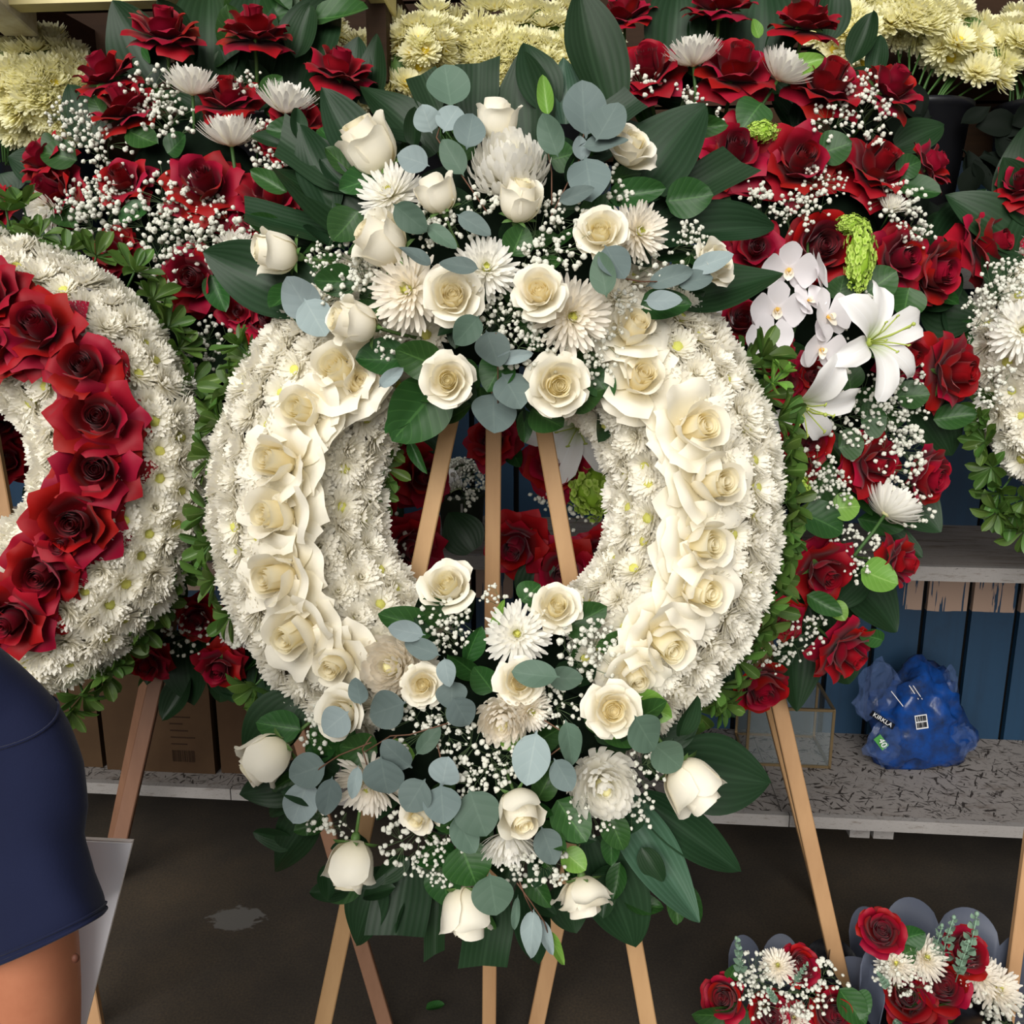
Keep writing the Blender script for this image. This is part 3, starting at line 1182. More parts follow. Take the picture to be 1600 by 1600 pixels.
for s, nm in ((-1, 'shade_wall_left'), (1, 'shade_wall_right')):  # unseen side walls, added to keep daylight off the back
    g = Geo()
    g.box(min(s * 2.6, s * 2.66), max(s * 2.6, s * 2.66), .6, 3.3, 0, 3.0)
    tag(obj(nm, g.mesh(nm, MT['brown'], False)), kind='structure')
g = Geo()
g.box(-2.7, 2.7, 1.9, 3.3, 3.06, 3.1)  # unseen roof, added so daylight falls off towards the back wall
tag(obj('shade_ceiling', g.mesh('shade_ceiling', MT['brown'], False)), kind='structure')


def shelf(name, label, y0, y1, z, th, top, edge, lip):
    r = thing(name, label, 'shelf', M=WALLM)
    g = Geo()
    n = 3
    for i in range(n):
        a = lerp(-2.4, 2.4, i / n)
        b = lerp(-2.4, 2.4, (i + 1) / n)
        g = Geo()
        g.box(a + .001, b - .001, y0, y1, z - th, z)
        obj('shelf_board', g.mesh('shelf_board', top, False), r)
    g = Geo()
    for i in range(n):
        a = lerp(-2.4, 2.4, i / n) + (.02 if i else 0)
        b = lerp(-2.4, 2.4, (i + 1) / n) + (.02 if i < n - 1 else 0)
        g = Geo()
        g.box(a, b - .003, y0 - .02, y0, z - lip, z + .001)
        obj('front_edge', g.mesh('front_edge', edge, False), r)
    return r


BENCH_Z, SHELF_Z = .27, .985
bench = shelf('low_bench', 'low weathered chipboard bench running along the foot of the blue wall', -.50, -.001, BENCH_Z, .03, MT['bench'], MT['shelf_edge'], .034)
for xx in (1.0, 1.065):
    g = Geo()
    g.box(xx, xx + .055, -.47, -.02, BENCH_Z - .088, BENCH_Z - .03)
    obj('joist_end', g.mesh('joist_end', MT['shelf_edge'], False), bench)
for xx in (-1.5, -.2, .95, 2.1):
    g = Geo()
    g.box(xx, xx + .05, -.12, -.05, 0, BENCH_Z - .03)
    obj('leg', g.mesh('leg', MT['shelf_edge'], False), bench)
sh = shelf('wall_shelf', 'grey weathered wooden shelf with chipped white front edge on blue wall', -.46, -.001, SHELF_Z, .025, MT['shelf'], MT['shelf_edge'], .038)
top = shelf('high_shelf', 'high shelf behind the sprays carrying black flower buckets', -.36, -.001, 1.74, .025, MT['shelf'], MT['shelf_edge'], .05)

# timber under the roof, top left
hd = thing('roof_beam', 'cream painted roof beam with rafter ends along top edge', 'beam', M=WALLM)
g = Geo()
g.box(-2.4, -.36, -.58, -.52, 2.345, 2.52)
obj('beam', g.mesh('beam', MT['cream_paint'], False), hd)
for p0, p1, w, m in ((at(-120, -110, 1.85), at(30, 26, 2.27), .085, 'white_paint'), (at(520, -120, 1.9), at(606, 12, 2.3), .045, 'cream_paint')):
    g = Geo()
    g.bar(WALLI @ p0, WALLI @ p1, w, w * 1.1, Vector((0, 0, 1)), 0, .004)
    obj('rafter_end', g.mesh('rafter_end', MT[m], False), hd)
for xx in (-1.30, -.33):
    g = Geo()
    g.box(xx, xx + .05, -.4, .0, 2.2, 2.45)
    obj('bracket', g.mesh('bracket', MT['brown'], False), hd)


# ------------------------------------------------------------------ easels
def easel(label, A, B, C, w=.028, t=.018, apexes=None, mats=('wood', 'wood', 'wood'), bar=None):
    """three wooden strips; each leg given by its two world end points"""
    base = Vector(((A[1].x + B[1].x) / 2, (A[1].y + C[1].y) / 2, 0))
    r = Root('display_easel', label, 'easel', base)
    for (p, q), mm, up in zip((A, B, C), mats, (-CF, -CF, -CF)):
        q = p + (q - p) * ((p.z - .0) / (p.z - q.z))      # down to the floor
        g = Geo()
        g.bar(p, q, w, t, up, 0, .002)
        r.part('leg', g.mesh('leg', MT[mm], False))
    if bar:
        g = Geo()
        g.bar(bar[0], bar[1], .03, .018, -CF, 0, .002)
        r.part('crossbar', g.mesh('crossbar', MT[mats[0]], False))
    return r


def line_px(x0, y0, x1, y1, y, d):
    return at(x0 + (x1 - x0) * (y - y0) / (y1 - y0), y, d)


DE = 1.66
easel('pale wooden easel with three legs carrying the white wreath',
      (line_px(707, 640, 505, 1600, 330, DE), line_px(707, 640, 505, 1600, 1600, DE)),
      (line_px(846, 650, 1013, 1600, 330, DE), line_px(846, 650, 1013, 1600, 1600, DE)),
      (at(774, 300, DE + .012), floor_at(764, 1640)), .031, .014, bar=(at(560, 1015, DE + .016), at(985, 1015, DE + .016)))
DS = 2.06
easel('wooden easel standing behind left wreath under the red rose spray',
      (line_px(250, 1040, 172, 1385, 640, DS), line_px(250, 1040, 172, 1385, 1600, DS)),
      (line_px(510, 1290, 602, 1600, 640, DS), line_px(510, 1290, 602, 1600, 1600, DS)),
      (at(335, 560, DS + .02), floor_at(163, 1385)), .034, .016, mats=('wood_red', 'wood_red', 'wood_red'))
easel('pale wooden easel with long right leg before the bench, under lily spray',
      (line_px(1216, 1096, 1307, 1500, 560, DS), line_px(1216, 1096, 1307, 1500, 1600, DS)),
      (line_px(870, 1445, 838, 1600, 560, DS), line_px(870, 1445, 838, 1600, 1600, DS)),
      (at(1060, 540, DS + .02), floor_at(1289, 1425)), .036, .016)
easel('pale wooden easel under red and white wreath at left edge',
      (at(-60, 420, 1.84), at(150, 1600, 1.84)), (at(-10, 420, 1.84), at(-180, 1600, 1.84)),
      (at(-30, 430, 1.86), floor_at(-35, 1480)), .03, .016)
easel('wooden easel leg at right edge behind grey wrapped bouquet',
      (at(1690, 700, 2.1), at(1588, 1480, 2.1)), (at(1760, 700, 2.1), at(1880, 1480, 2.1)),
      (at(1725, 700, 2.12), floor_at(1730, 1440)), .03, .016)
# ------------------------------------------------------------------ arrangements
class Dome:
    def __init__(self, cx, cy, rx, ry, d0, bulge, k=.7):
        self.__dict__.update(locals())

    def rho(self, x, y):
        return ((x - self.cx) / self.rx) ** 2 + ((y - self.cy) / self.ry) ** 2

    def d(self, x, y, off=0.0):
        return self.d0 - self.bulge * max(-.25, 1 - self.rho(x, y)) + off

    def n(self, x, y, z=1.0):
        return (self.k * (x - self.cx) / self.rx, self.k * (self.cy - y) / self.ry, z)


def filler(root, D, n, kinds, size, seed, xr, off=.05, ok=None, name='leaf'):
    """background foliage leaves set about the dome, pointing outwards"""
    rg = random.Random(seed)
    c = 0
    while c < n:
        x, y = rg.uniform(xr[0], xr[1]), rg.uniform(xr[2], xr[3])
        if D.rho(x, y) > 1.0 or (ok and not ok(x, y)):
            continue
        c += 1
        kind, m = rg.choice(kinds)
        L = rg.uniform(*size)
        a = math.atan2(D.cy - y, x - D.cx) + rg.uniform(-1.1, 1.1)
        dx, dy = math.cos(a) * L, -math.sin(a) * L
        d = D.d(x, y, off + rg.uniform(-.02, .03))
        for rt, hx, hy, hr, hd in HEADS:
            if rt is root and min(math.hypot(x + dx * q - hx, y + dy * q - hy) for q in (0, .5, 1)) < hr * 1.15:
                d = max(d, hd + px2m(hr, hd) + .02)
        px_leaf(root, name, x, y, x + dx, y + dy, L * rg.uniform(.5, .62), d, d - rg.uniform(-.03, .05), kind, m,
                (rg.uniform(-.5, .5), rg.uniform(-.1, .7), 1))


def torus_mums(root, cx, cy, d0, R, r, flat, spacing, arcs, band, diam, tint, seed, amax=105, limit=300, vis=None):
    """small chrysanthemums covering the face of a ring"""
    rg = random.Random(seed)
    n = 0
    rows = int(2 * math.radians(amax) * r / spacing)
    C = at(cx, cy, d0)
    for j in range(rows + 1):
        al = math.radians(lerp(-amax, amax, j / rows))
        rr = R + r * math.sin(al)
        cnt = int(2 * math.pi * rr / spacing)
        for i in range(cnt):
            th = 2 * math.pi * (i + .5 * (j % 2)) / cnt + rg.uniform(-.25, .25) * spacing / rr
            deg = math.degrees(th) % 360
            if not any(a <= deg + k <= b for a, b in arcs for k in (-360, 0, 360)):
                continue
            if band and band[0] < math.degrees(al) < band[1]:
                continue
            e = CR * math.cos(th) + CU * math.sin(th)
            out = (e * math.sin(al) - CF * math.cos(al) * 1.0).normalized()
            p = C + e * rr - CF * (flat * math.cos(al))
            if vis:
                q = p - CAMP
                zz = q.dot(CF)
                X, Y = 800 + FPX * q.dot(CR) / zz, 800 - FPX * q.dot(CU) / zz
                if not vis(X, Y):
                    continue
            d = (out + Vector((rg.uniform(-.25, .25), rg.uniform(-.25, .25), rg.uniform(-.2, .25)))).normalized()
            pick = rg.choice((0, 1, 2, 3)) if tint != 'yellow' else rg.choice((0, 1, 2))
            me, _ = mum('button', tint, pick)
            s = px2m(diam / 2, d0) / mum_rad(me) * rg.uniform(.88, 1.12)
            root.part('chrysanthemum', me, place(d, p - d * .1 * s, s, rg.uniform(0, 360)))
            n += 1
    return n


def ring_base(root, cx, cy, d0, R, r, flat, name='wreath_form', dark=()):
    C = at(cx, cy, d0)
    g = Geo()

    def fn(u, v):
        th, al = u * 2 * math.pi, v * 2 * math.pi
        e = CR * math.cos(th) + CU * math.sin(th)
        return C + e * (R + .8 * r * math.sin(al)) - CF * (flat * .78 * math.cos(al))
    g.grid(fn, 48, 12, closed=True)
    for f in range(len(g.f)):                     # darker material on the form where the sprays are pinned on
        if any(p <= (f % 48 + .5) * 7.5 <= q for p, q in dark):
            g.m[f] = 1
    root.part(name, g.mesh(name, [MT['styro'], MT['foam']]))


# ===== main white wreath =====
W = Root('funeral_wreath', 'large cream and white rose wreath with top and bottom sprays, centre', 'wreath', at(775, 1300, 1.58))
WD, WR, WRr, WFL = 1.585, .3525, .1335, .085
ring_base(W, 775, 785, WD, WR, WRr, WFL, dark=((62, 113), (245, 298)))
NM = torus_mums(W, 775, 785, WD, WR, WRr, WFL, .0465, [(-62, 62), (112, 246)], None, 60, 'white_small', 3)
for q in ((480, 642, 118, (-.45, .1, 1)), (535, 585, 130, (-.3, .3, 1)), (440, 722, 125, (-.6, .1, 1)), (437, 803, 128, (-.6, 0, 1)), (440, 900, 130, (-.6, -.1, 1)),
          (468, 985, 130, (-.5, -.3, 1)), (528, 1030, 110, (-.3, -.4, 1)), (560, 600, 90, (.3, .2, 1)),
          (1000, 592, 118, (.1, .2, 1)), (988, 520, 110, (.2, .5, .9)), (1083, 672, 132, (.4, .1, 1)), (1108, 757, 140, (.5, .1, 1)), (1092, 850, 128, (.5, 0, 1)),
          (1090, 922, 125, (.45, -.1, 1)), (1035, 1000, 125, (.35, -.4, 1)), (990, 1050, 95, (.2, -.5, 1))):
    put_rose(W, q[0], q[1], q[2] * 1.16, 1.475, q[3], 'reflexed', 'cream')

T = Dome(770, 400, 400, 330, 1.545, .15)
B = Dome(770, 1185, 400, 320, 1.545, .14)
for D_ in (T, B):
    g = Geo()
    g.blob(at(D_.cx, D_.cy, 1.53), (px2m(D_.rx * .5, 1.5), .06, px2m(D_.ry * .45, 1.5)), 2)
    W.part('floral_foam', g.mesh('floral_foam', MT['foam']))

# cream roses: x, y, diameter, facing, kind, calyx
for x, y, s, f, k, off in (
        (576, 230, 88, (-.5, .75, .45), 'bud', 0), (777, 188, 68, (.05, .9, .4), 'bud', 0), (986, 232, 84, (.35, .5, .7), 'half', 0),
        (682, 302, 64, (-.35, .8, .4), 'bud', 0), (812, 314, 66, (.15, .75, .6), 'bud', 0), (594, 376, 84, (-.75, .4, .55), 'bud', 0),
        (430, 395, 72, (-.85, .05, .4), 'bud', .02), (939, 362, 82, (-.1, .1, 1), 'open', 0), (707, 462, 92, (.02, .05, 1), 'open', -.01),
        (843, 456, 84, (-.15, .1, 1), 'open', -.01), (1115, 412, 78, (.6, .25, .7), 'half', 0), (553, 503, 74, (-.8, .1, .6), 'bud', 0),
        (700, 594, 84, (0, -.15, 1), 'open', -.01), (872, 602, 98, (.12, -.15, 1), 'open', -.01)):
    put_rose(W, x, y, s, T.d(x, y, off - .03), f, k, 'cream', calyx=k == 'bud')
for x, y, s, f, k, off in (
        (700, 915, 86, (-.1, .5, .85), 'half', 0), (870, 948, 78, (.1, .4, .85), 'open', 0), (533, 1116, 80, (-.35, .15, .9), 'half', 0),
        (660, 1070, 68, (0, .1, 1), 'open', 0), (812, 1066, 76, (.1, .2, .95), 'open', 0), (957, 1110, 88, (.05, .1, 1), 'open', -.02),
        (415, 1185, 80, (-.65, -.5, .35), 'bud', 0), (1082, 1228, 88, (.45, -.6, .35), 'bud', 0), (548, 1353, 80, (-.12, -.9, .3), 'bud', 0),
        (655, 1274, 62, (-.4, -.3, .85), 'half', 0), (812, 1268, 72, (.2, -.4, .8), 'bud', -.01), (728, 1424, 82, (.05, -.92, .25), 'bud', 0),
        (912, 1400, 92, (.1, -.92, .25), 'half', 0)):
    put_rose(W, x, y, s, B.d(x, y, off - .03), f, k, 'cream', calyx=k in ('bud', 'half'))
# large chrysanthemums
for x, y, s, f, k, t in ((608, 300, 104, (-.3, .35, .85), 'spider', 'white'), (795, 258, 118, (0, .65, .75), 'incurved', 'white'), (1000, 362, 92, (.35, 0, .9), 'spider', 'blush'),
                         (635, 452, 122, (-.3, -.1, .9), 'spider', 'blush'), (760, 418, 98, (.05, .15, .95), 'spider', 'white'), (895, 494, 118, (.2, -.2, .9), 'spider', 'blush')):
    put_mum(W, x, y, s, T.d(x, y, -.015), f, k, t)
for x, y, s, f, k, t in ((612, 1042, 96, (-.2, .2, .95), 'incurved', 'blush'), (808, 990, 100, (0, .3, .95), 'spider', 'white'), (785, 1128, 78, (-.1, -.3, .95), 'incurved', 'blush'), (830, 1112, 70, (.5, -.2, .8), 'spider', 'blush'),
                         (575, 1228, 104, (-.1, -.45, .85), 'spider', 'blush'), (942, 1228, 104, (.1, -.05, 1), 'incurved', 'white'), (795, 1320, 84, (.05, -.75, .6), 'disbud', 'white')):
    put_mum(W, x, y, s, B.d(x, y, -.015), f, k, t)

# broad dark leaves: base, tip, width, depths
ASP_T = [(680, 240, 562, 126, 66, 'asp'), (600, 300, 500, 152, 72, 'asp'), (745, 205, 750, 92, 60, 'aspcut'), (690, 190, 655, 112, 50, 'aspcut'), (860, 170, 818, 62, 62, 'asp'),
         (825, 235, 816, 84, 88, 'asp'), (950, 175, 893, -6, 92, 'asp'), (884, 195, 880, 96, 48, 'asp_pale'), (930, 200, 1002, 152, 46, 'aspcut'), (985, 310, 1100, 152, 112, 'asp'),
         (1020, 335, 1172, 240, 58, 'aspcut'), (985, 385, 1215, 338, 64, 'asp'), (1040, 470, 1220, 434, 84, 'asp'), (575, 305, 427, 217, 62, 'aspcut'), (590, 380, 424, 250, 84, 'asp'),
         (545, 375, 370, 332, 60, 'aspcut'), (500, 480, 322, 400, 96, 'asp'), (520, 330, 470, 200, 60, 'asp'), (905, 230, 1040, 200, 60, 'asp'), (650, 260, 600, 190, 60, 'asp')]
for bx, by, tx, ty, w, k in ASP_T:
    m = 'asp_pale' if k == 'asp_pale' else 'asp'
    d0 = 1.535
    px_leaf(W, 'broad_leaf', bx, by, tx, ty, w * 1.12, d0, d0 + RG.uniform(-.02, .03), 'aspcut' if k == 'aspcut' else 'asp', m, (RG.uniform(-.2, .2), .35, 1), roll=RG.uniform(-12, 12))
ASP_B = [(1045, 1195, 1210, 1226, 108, 'asp'), (1000, 1245, 1166, 1368, 62, 'asp'), (960, 1240, 1090, 1436, 72, 'asp_pale'), (925, 1310, 998, 1488, 90, 'asp'), (590, 1360, 553, 1482, 62, 'asp'),
         (640, 1340, 618, 1470, 88, 'aspcut'), (684, 1360, 678, 1506, 30, 'aspcut'), (775, 1390, 752, 1523, 68, 'aspcut'), (825, 1370, 840, 1516, 52, 'asp'), (500, 1255, 422, 1363, 68, 'asp'),
         (480, 1215, 376, 1242, 62, 'asp'), (470, 1090, 376, 1185, 80, 'asp'), (880, 1380, 900, 1450, 60, 'asp'), (1020, 1150, 1090, 1120, 60, 'asp'), (460, 1290, 520, 1180, 60, 'asp')]
for bx, by, tx, ty, w, k in ASP_B:
    px_leaf(W, 'broad_leaf', bx, by, tx, ty, w * 1.12, 1.54, 1.54 + RG.uniform(-.03, .03), 'aspcut' if k == 'aspcut' else 'asp', 'asp_pale' if k == 'asp_pale' else 'asp', (RG.uniform(-.2, .2), .3, 1), roll=RG.uniform(-12, 12))

# eucalyptus leaves: x, y, length, width, tip direction, tint
E = [(700, 136, 64, 62, 100, 'g'), (667, 186, 46, 40, 110, 'p'), (704, 186, 46, 42, 60, 'p'), (734, 205, 56, 46, 80, 'e'), (646, 250, 52, 44, 160, 'p'), (708, 246, 66, 36, 120, 'g'), (860, 212, 70, 38, 110, 'g'),
     (912, 172, 86, 64, 95, 'e'), (948, 192, 66, 54, 60, 'e'), (945, 226, 70, 36, 5, 'e'), (920, 278, 66, 62, -80, 'e'), (908, 232, 40, 28, 90, 'p'), (470, 466, 76, 62, 120, 'p'), (492, 496, 66, 52, -60, 'p'),
     (718, 415, 64, 26, 170, 'e'), (1112, 410, 70, 30, 20, 'p'), (1085, 438, 58, 32, 10, 'e'), (1046, 434, 74, 30, 20, 'e'), (1036, 470, 58, 30, 0, 'p'), (942, 430, 70, 38, 100, 'g'), (770, 545, 60, 50, -70, 'e'),
     (802, 558, 64, 20, 10, 'p'), (771, 645, 64, 68, -90, 'e'), (730, 516, 58, 40, -130, 'g'), (650, 400, 60, 28, 150, 'e'), (800, 610, 60, 60, -60, 'e'), (900, 305, 60, 24, 20, 'e'), (640, 340, 66, 40, -40, 'g'),
     (610, 590, 46, 20, 40, 'p'), (740, 350, 60, 30, -30, 'e'), (690, 370, 60, 26, -40, 'g'), (960, 410, 60, 50, -60, 'e')]
for x, y, l, w, a, t in E:
    disc_leaf(W, x, y, l * 1.05, w * 1.1, a, T.d(x, y, -.035), {'g': 'euc_green', 'p': 'euc_pale', 'e': 'euc'}[t])
E = [(635, 987, 58, 30, 170, 'p'), (660, 1014, 58, 30, 160, 'e'), (698, 1050, 46, 30, -80, 'p'), (706, 1085, 44, 48, -90, 'e'), (605, 1108, 60, 55, 200, 'e'), (525, 1128, 50, 48, 220, 'p'), (470, 1252, 74, 50, -110, 'p'),
     (555, 1222, 52, 20, -100, 'p'), (600, 1212, 60, 60, -80, 'e'), (668, 1158, 56, 26, 50, 'g'), (650, 1242, 56, 50, -120, 'e'), (691, 1255, 60, 54, -85, 'e'), (695, 1206, 44, 48, 80, 'p'), (746, 1270, 76, 66, -70, 'g'),
     (831, 1184, 84, 54, -100, 'p'), (890, 1160, 70, 40, -80, 'g'), (838, 1055, 72, 40, 175, 'g'), (882, 1060, 56, 34, 0, 'g'), (1006, 1144, 58, 56, -60, 'g'), (1042, 1180, 54, 50, -40, 'g'), (514, 1242, 58, 36, -100, 'e'),
     (770, 1396, 64, 60, -80, 'g'), (831, 1458, 78, 34, -95, 'p'), (852, 1462, 60, 20, -70, 'p'), (867, 1478, 58, 18, -65, 'l'), (807, 1425, 52, 12, -95, 'g'), (856, 1320, 60, 42, -70, 'e'), (726, 1302, 64, 40, -60, 'g'),
     (482, 1204, 60, 50, 200, 'e'), (720, 1112, 50, 44, -60, 'e'), (620, 1180, 60, 40, 140, 'e'), (880, 1210, 56, 40, -60, 'e'), (560, 1080, 44, 30, 100, 'e')]
for x, y, l, w, a, t in E:
    disc_leaf(W, x, y, l * 1.05, w * 1.1, a, B.d(x, y, -.035), {'g': 'euc_green', 'p': 'euc_pale', 'e': 'euc', 'l': 'salal_light'}[t])
# twigs of the eucalyptus
for pts in (((700, 160), (682, 215), (705, 250), (760, 330)), ((912, 210), (905, 250), (880, 300), (860, 340)), ((855, 230), (862, 270), (862, 320)), ((775, 520), (778, 580), (778, 640)),
            ((1060, 440), (1000, 440), (950, 430))):
    g = Geo()
    g.tube([at(x, y, T.d(x, y, -.02)) for x, y in pts], .0012, 5)
    W.part('eucalyptus_twig', g.mesh('eucalyptus_twig', MT['twig']))
for pts in (((570, 1175), (610, 1150), (640, 1148), (700, 1130)), ((575, 1200), (566, 1170), (580, 1150)), ((600, 1185), (602, 1165), (620, 1150)), ((690, 1240), (690, 1190), (680, 1150)),
            ((860, 1180), (880, 1165), (890, 1150), (850, 1125)), ((808, 1380), (830, 1410), (850, 1440), (860, 1470)), ((480, 1225), (500, 1200), (530, 1180), (580, 1160)), ((812, 1378), (820, 1400), (832, 1425))):
    g = Geo()
    g.tube([at(x, y, B.d(x, y, -.03)) for x, y in pts], .0012, 5)
    W.part('eucalyptus_twig', g.mesh('eucalyptus_twig', MT['twig']))
# ovate green leaves
for bx, by, tx, ty, w, m in ((690, 600, 612, 690, 96, 'salal'), (690, 575, 618, 545, 62, 'salal'), (640, 560, 555, 565, 60, 'salal'), (1040, 315, 1114, 305, 62, 'salal'), (950, 310, 1040, 296, 46, 'salal'),
                             (560, 440, 490, 440, 50, 'salal'), (600, 270, 530, 300, 50, 'salal'), (880, 620, 945, 610, 70, 'salal'), (790, 560, 760, 610, 60, 'salal'), (830, 640, 880, 670, 60, 'salal'), (860, 250, 900, 240, 50, 'salal'),
                             (780, 220, 756, 180, 30, 'salal_light'), (856, 180, 848, 118, 26, 'salal_light'), (560, 330, 520, 380, 60, 'salal'), (1000, 480, 1080, 480, 60, 'salal'), (920, 580, 960, 620, 50, 'salal'), (800, 400, 820, 350, 50, 'salal'), (640, 690, 665, 740, 20, 'salal')):
    d = T.d((bx + tx) / 2, (by + ty) / 2, 0)
    px_leaf(W, 'green_leaf', bx, by, tx, ty, w, d, d - .01, 'salal', m)
for bx, by, tx, ty, w, m in ((680, 985, 590, 960, 50, 'salal'), (700, 975, 660, 935, 40, 'salal'), (880, 985, 948, 948, 56, 'salal'), (985, 1090, 1050, 1120, 52, 'salal_light'), (590, 1175, 530, 1165, 56, 'salal'), (870, 1250, 915, 1315, 64, 'salal'),
                             (720, 1320, 745, 1385, 80, 'salal'), (770, 985, 790, 935, 16, 'salal_light'), (815, 940, 845, 912, 46, 'salal'), (770, 1080, 740, 1040, 46, 'salal'), (560, 1110, 500, 1095, 50, 'salal'), (880, 1330, 915, 1360, 40, 'salal_light'),
                             (950, 1270, 975, 1330, 46, 'salal'), (690, 1350, 700, 1420, 60, 'salal'), (840, 1250, 870, 1190, 40, 'salal'), (600, 1180, 650, 1180, 50, 'salal_light'), (990, 1000, 930, 1010, 40, 'salal'), (780, 1150, 830, 1170, 30, 'salal_light'), (930, 1130, 990, 1140, 40, 'salal_light'), (470, 1140, 400, 1130, 50, 'salal')):
    d = B.d((bx + tx) / 2, (by + ty) / 2, 0)
    px_leaf(W, 'green_leaf', bx, by, tx, ty, w, d, d - .01, 'salal', m)
filler(W, T, 100, [('salal', 'salal'), ('salal', 'asp')], (45, 75), 11, (440, 1080, 190, 640), .035, name='green_leaf')
filler(W, B, 110, [('salal', 'salal'), ('salal', 'asp')], (45, 75), 12, (450, 1070, 965, 1420), .03, name='green_leaf')
# baby's breath
for x, y, r in ((540, 430, 58), (505, 402, 36), (700, 335, 52), (862, 372, 60), (872, 330, 40), (1078, 385, 40), (790, 525, 56), (850, 545, 40), (938, 545, 42), (605, 535, 30), (672, 352, 40), (958, 290, 34), (770, 498, 38), (575, 418, 40),
                (1062, 442, 30), (930, 572, 34), (520, 460, 34), (850, 400, 44), (745, 325, 34), (1010, 415, 34), (825, 500, 40), (980, 470, 30), (1085, 365, 26)):
    put_gyp(W, x, y, r, T.d(x, y, -.005), T.n(x, y))
for x, y, r in ((700, 968, 50), (770, 932, 24), (838, 946, 32), (915, 1022, 58), (875, 1105, 42), (652, 1132, 46), (752, 1182, 56), (1010, 1200, 40), (925, 1272, 42), (1000, 1268, 30), (640, 1318, 52), (712, 1308, 30), (845, 1355, 50),
                (490, 1150, 30), (490, 1282, 30), (530, 1290, 26), (700, 990, 40), (700, 1135, 40), (790, 1195, 36), (680, 1345, 36), (500, 1120, 22), (850, 1095, 30), (735, 1220, 36), (810, 1350, 34), (940, 1010, 40), (690, 1370, 26)):
    put_gyp(W, x, y, r, B.d(x, y, -.008), B.n(x, y))
# leaf whorls round the rim
rg = random.Random(5)
for x, y, r, f in ([(1165, 575, 46, (.6, .5, .6)), (1190, 560, 50, (.5, .6, .6)), (1190, 620, 40, (.7, .2, .6)), (1215, 655, 46, (.9, .1, .5)), (1222, 700, 48, (.9, 0, .5)), (1220, 735, 46, (.9, 0, .5)), (1228, 785, 46, (.9, 0, .5)), (1220, 820, 48, (.9, 0, .5)),
                    (1215, 860, 46, (.9, -.1, .5)), (1205, 905, 46, (.9, -.1, .5)), (1195, 950, 46, (.8, -.3, .5)), (1180, 990, 46, (.8, -.3, .5)), (1150, 1030, 48, (.7, -.5, .5)), (1118, 1075, 46, (.6, -.6, .5)), (1085, 1112, 44, (.5, -.7, .5)), (1130, 1100, 36, (.6, -.5, .6)),
                    (392, 565, 44, (-.6, .5, .6)), (362, 610, 44, (-.7, .3, .6)), (345, 660, 44, (-.8, .2, .6)), (330, 712, 42, (-.8, .1, .6)), (326, 800, 44, (-.8, 0, .6)), (330, 850, 44, (-.8, -.1, .6)), (336, 905, 46, (-.8, -.2, .6)), (360, 960, 42, (-.7, -.3, .6)),
                    (400, 1070, 44, (-.5, -.6, .6)), (428, 1085, 40, (-.4, -.7, .6)), (375, 540, 36, (-.5, .6, .6)), (600, 730, 36, (.8, -.2, .6)), (590, 770, 34, (.9, -.2, .5)), (602, 700, 30, (.7, -.3, .6))]):
    whorl(W, x, y, r * 1.25, 1.60, f, 9)
# a fresh sprig sticking out on the right
whorl(W, 1205, 598, 40, 1.56, (.5, .5, .7), 9, 'salal_light')
whorl(W, 1222, 582, 26, 1.55, (.5, .7, .5), 7, 'salal_light')

# ===== left wreath: white with a band of red roses =====
LW = Root('funeral_wreath', 'white chrysanthemum wreath with a band of red roses, cut by left edge', 'wreath', at(-45, 1120, 1.74))
LD = 1.74
ring_base(LW, -48, 733, LD, .296, .143, .085)
torus_mums(LW, -48, 733, LD, .296, .146, .085, .050, [(-80, 88)], (-15, 13), 56, 'white_small', 8, vis=lambda X, Y: X > -45)
for x, y, s, f in ((-20, 460, 120, (0, .3, 1)), (62, 515, 130, (.1, .3, 1)), (133, 575, 120, (.2, .2, 1)), (156, 655, 140, (.3, .1, 1)), (152, 735, 135, (.3, 0, 1)), (120, 815, 140, (.2, -.1, 1)), (68, 895, 125, (.1, -.25, 1)), (20, 965, 130, (.05, -.3, 1)), (0, 540, 110, (0, .2, 1)), (100, 850, 90, (.1, -.1, 1))):
    put_rose(LW, x, y, s * 1.0, 1.615, f, 'star' if (x + y) % 3 else 'reflexed', 'red')
for x, y, r, f in ((10, 330, 46, (.1, .9, .5)), (25, 372, 40, (.1, .8, .6)), (60, 372, 40, (.2, .8, .6)), (105, 395, 44, (.4, .8, .5)), (150, 402, 44, (.5, .7, .6)), (210, 425, 44, (.6, .7, .5)), (238, 470, 44, (.7, .6, .5)), (262, 512, 44, (.8, .4, .5)), (280, 545, 38, (.8, .4, .5)),
                    (300, 600, 42, (.8, .2, .6)), (300, 650, 40, (.9, .1, .6)), (312, 745, 44, (.9, 0, .6)), (300, 800, 44, (.9, 0, .5)), (295, 850, 44, (.9, -.2, .5)), (270, 890, 44, (.8, -.3, .5)), (240, 940, 44, (.8, -.4, .5)), (215, 975, 44, (.7, -.5, .5)),
                    (190, 1010, 42, (.7, -.6, .5)), (160, 1050, 42, (.6, -.7, .5)), (130, 1085, 44, (.5, -.8, .5)), (110, 1110, 36, (.4, -.9, .5)), (170, 1030, 40, (.6, -.5, .6)), (36, 320, 40, (0, .9, .5))):
    whorl(LW, x, y, r * 1.15, 1.76, f, 9)

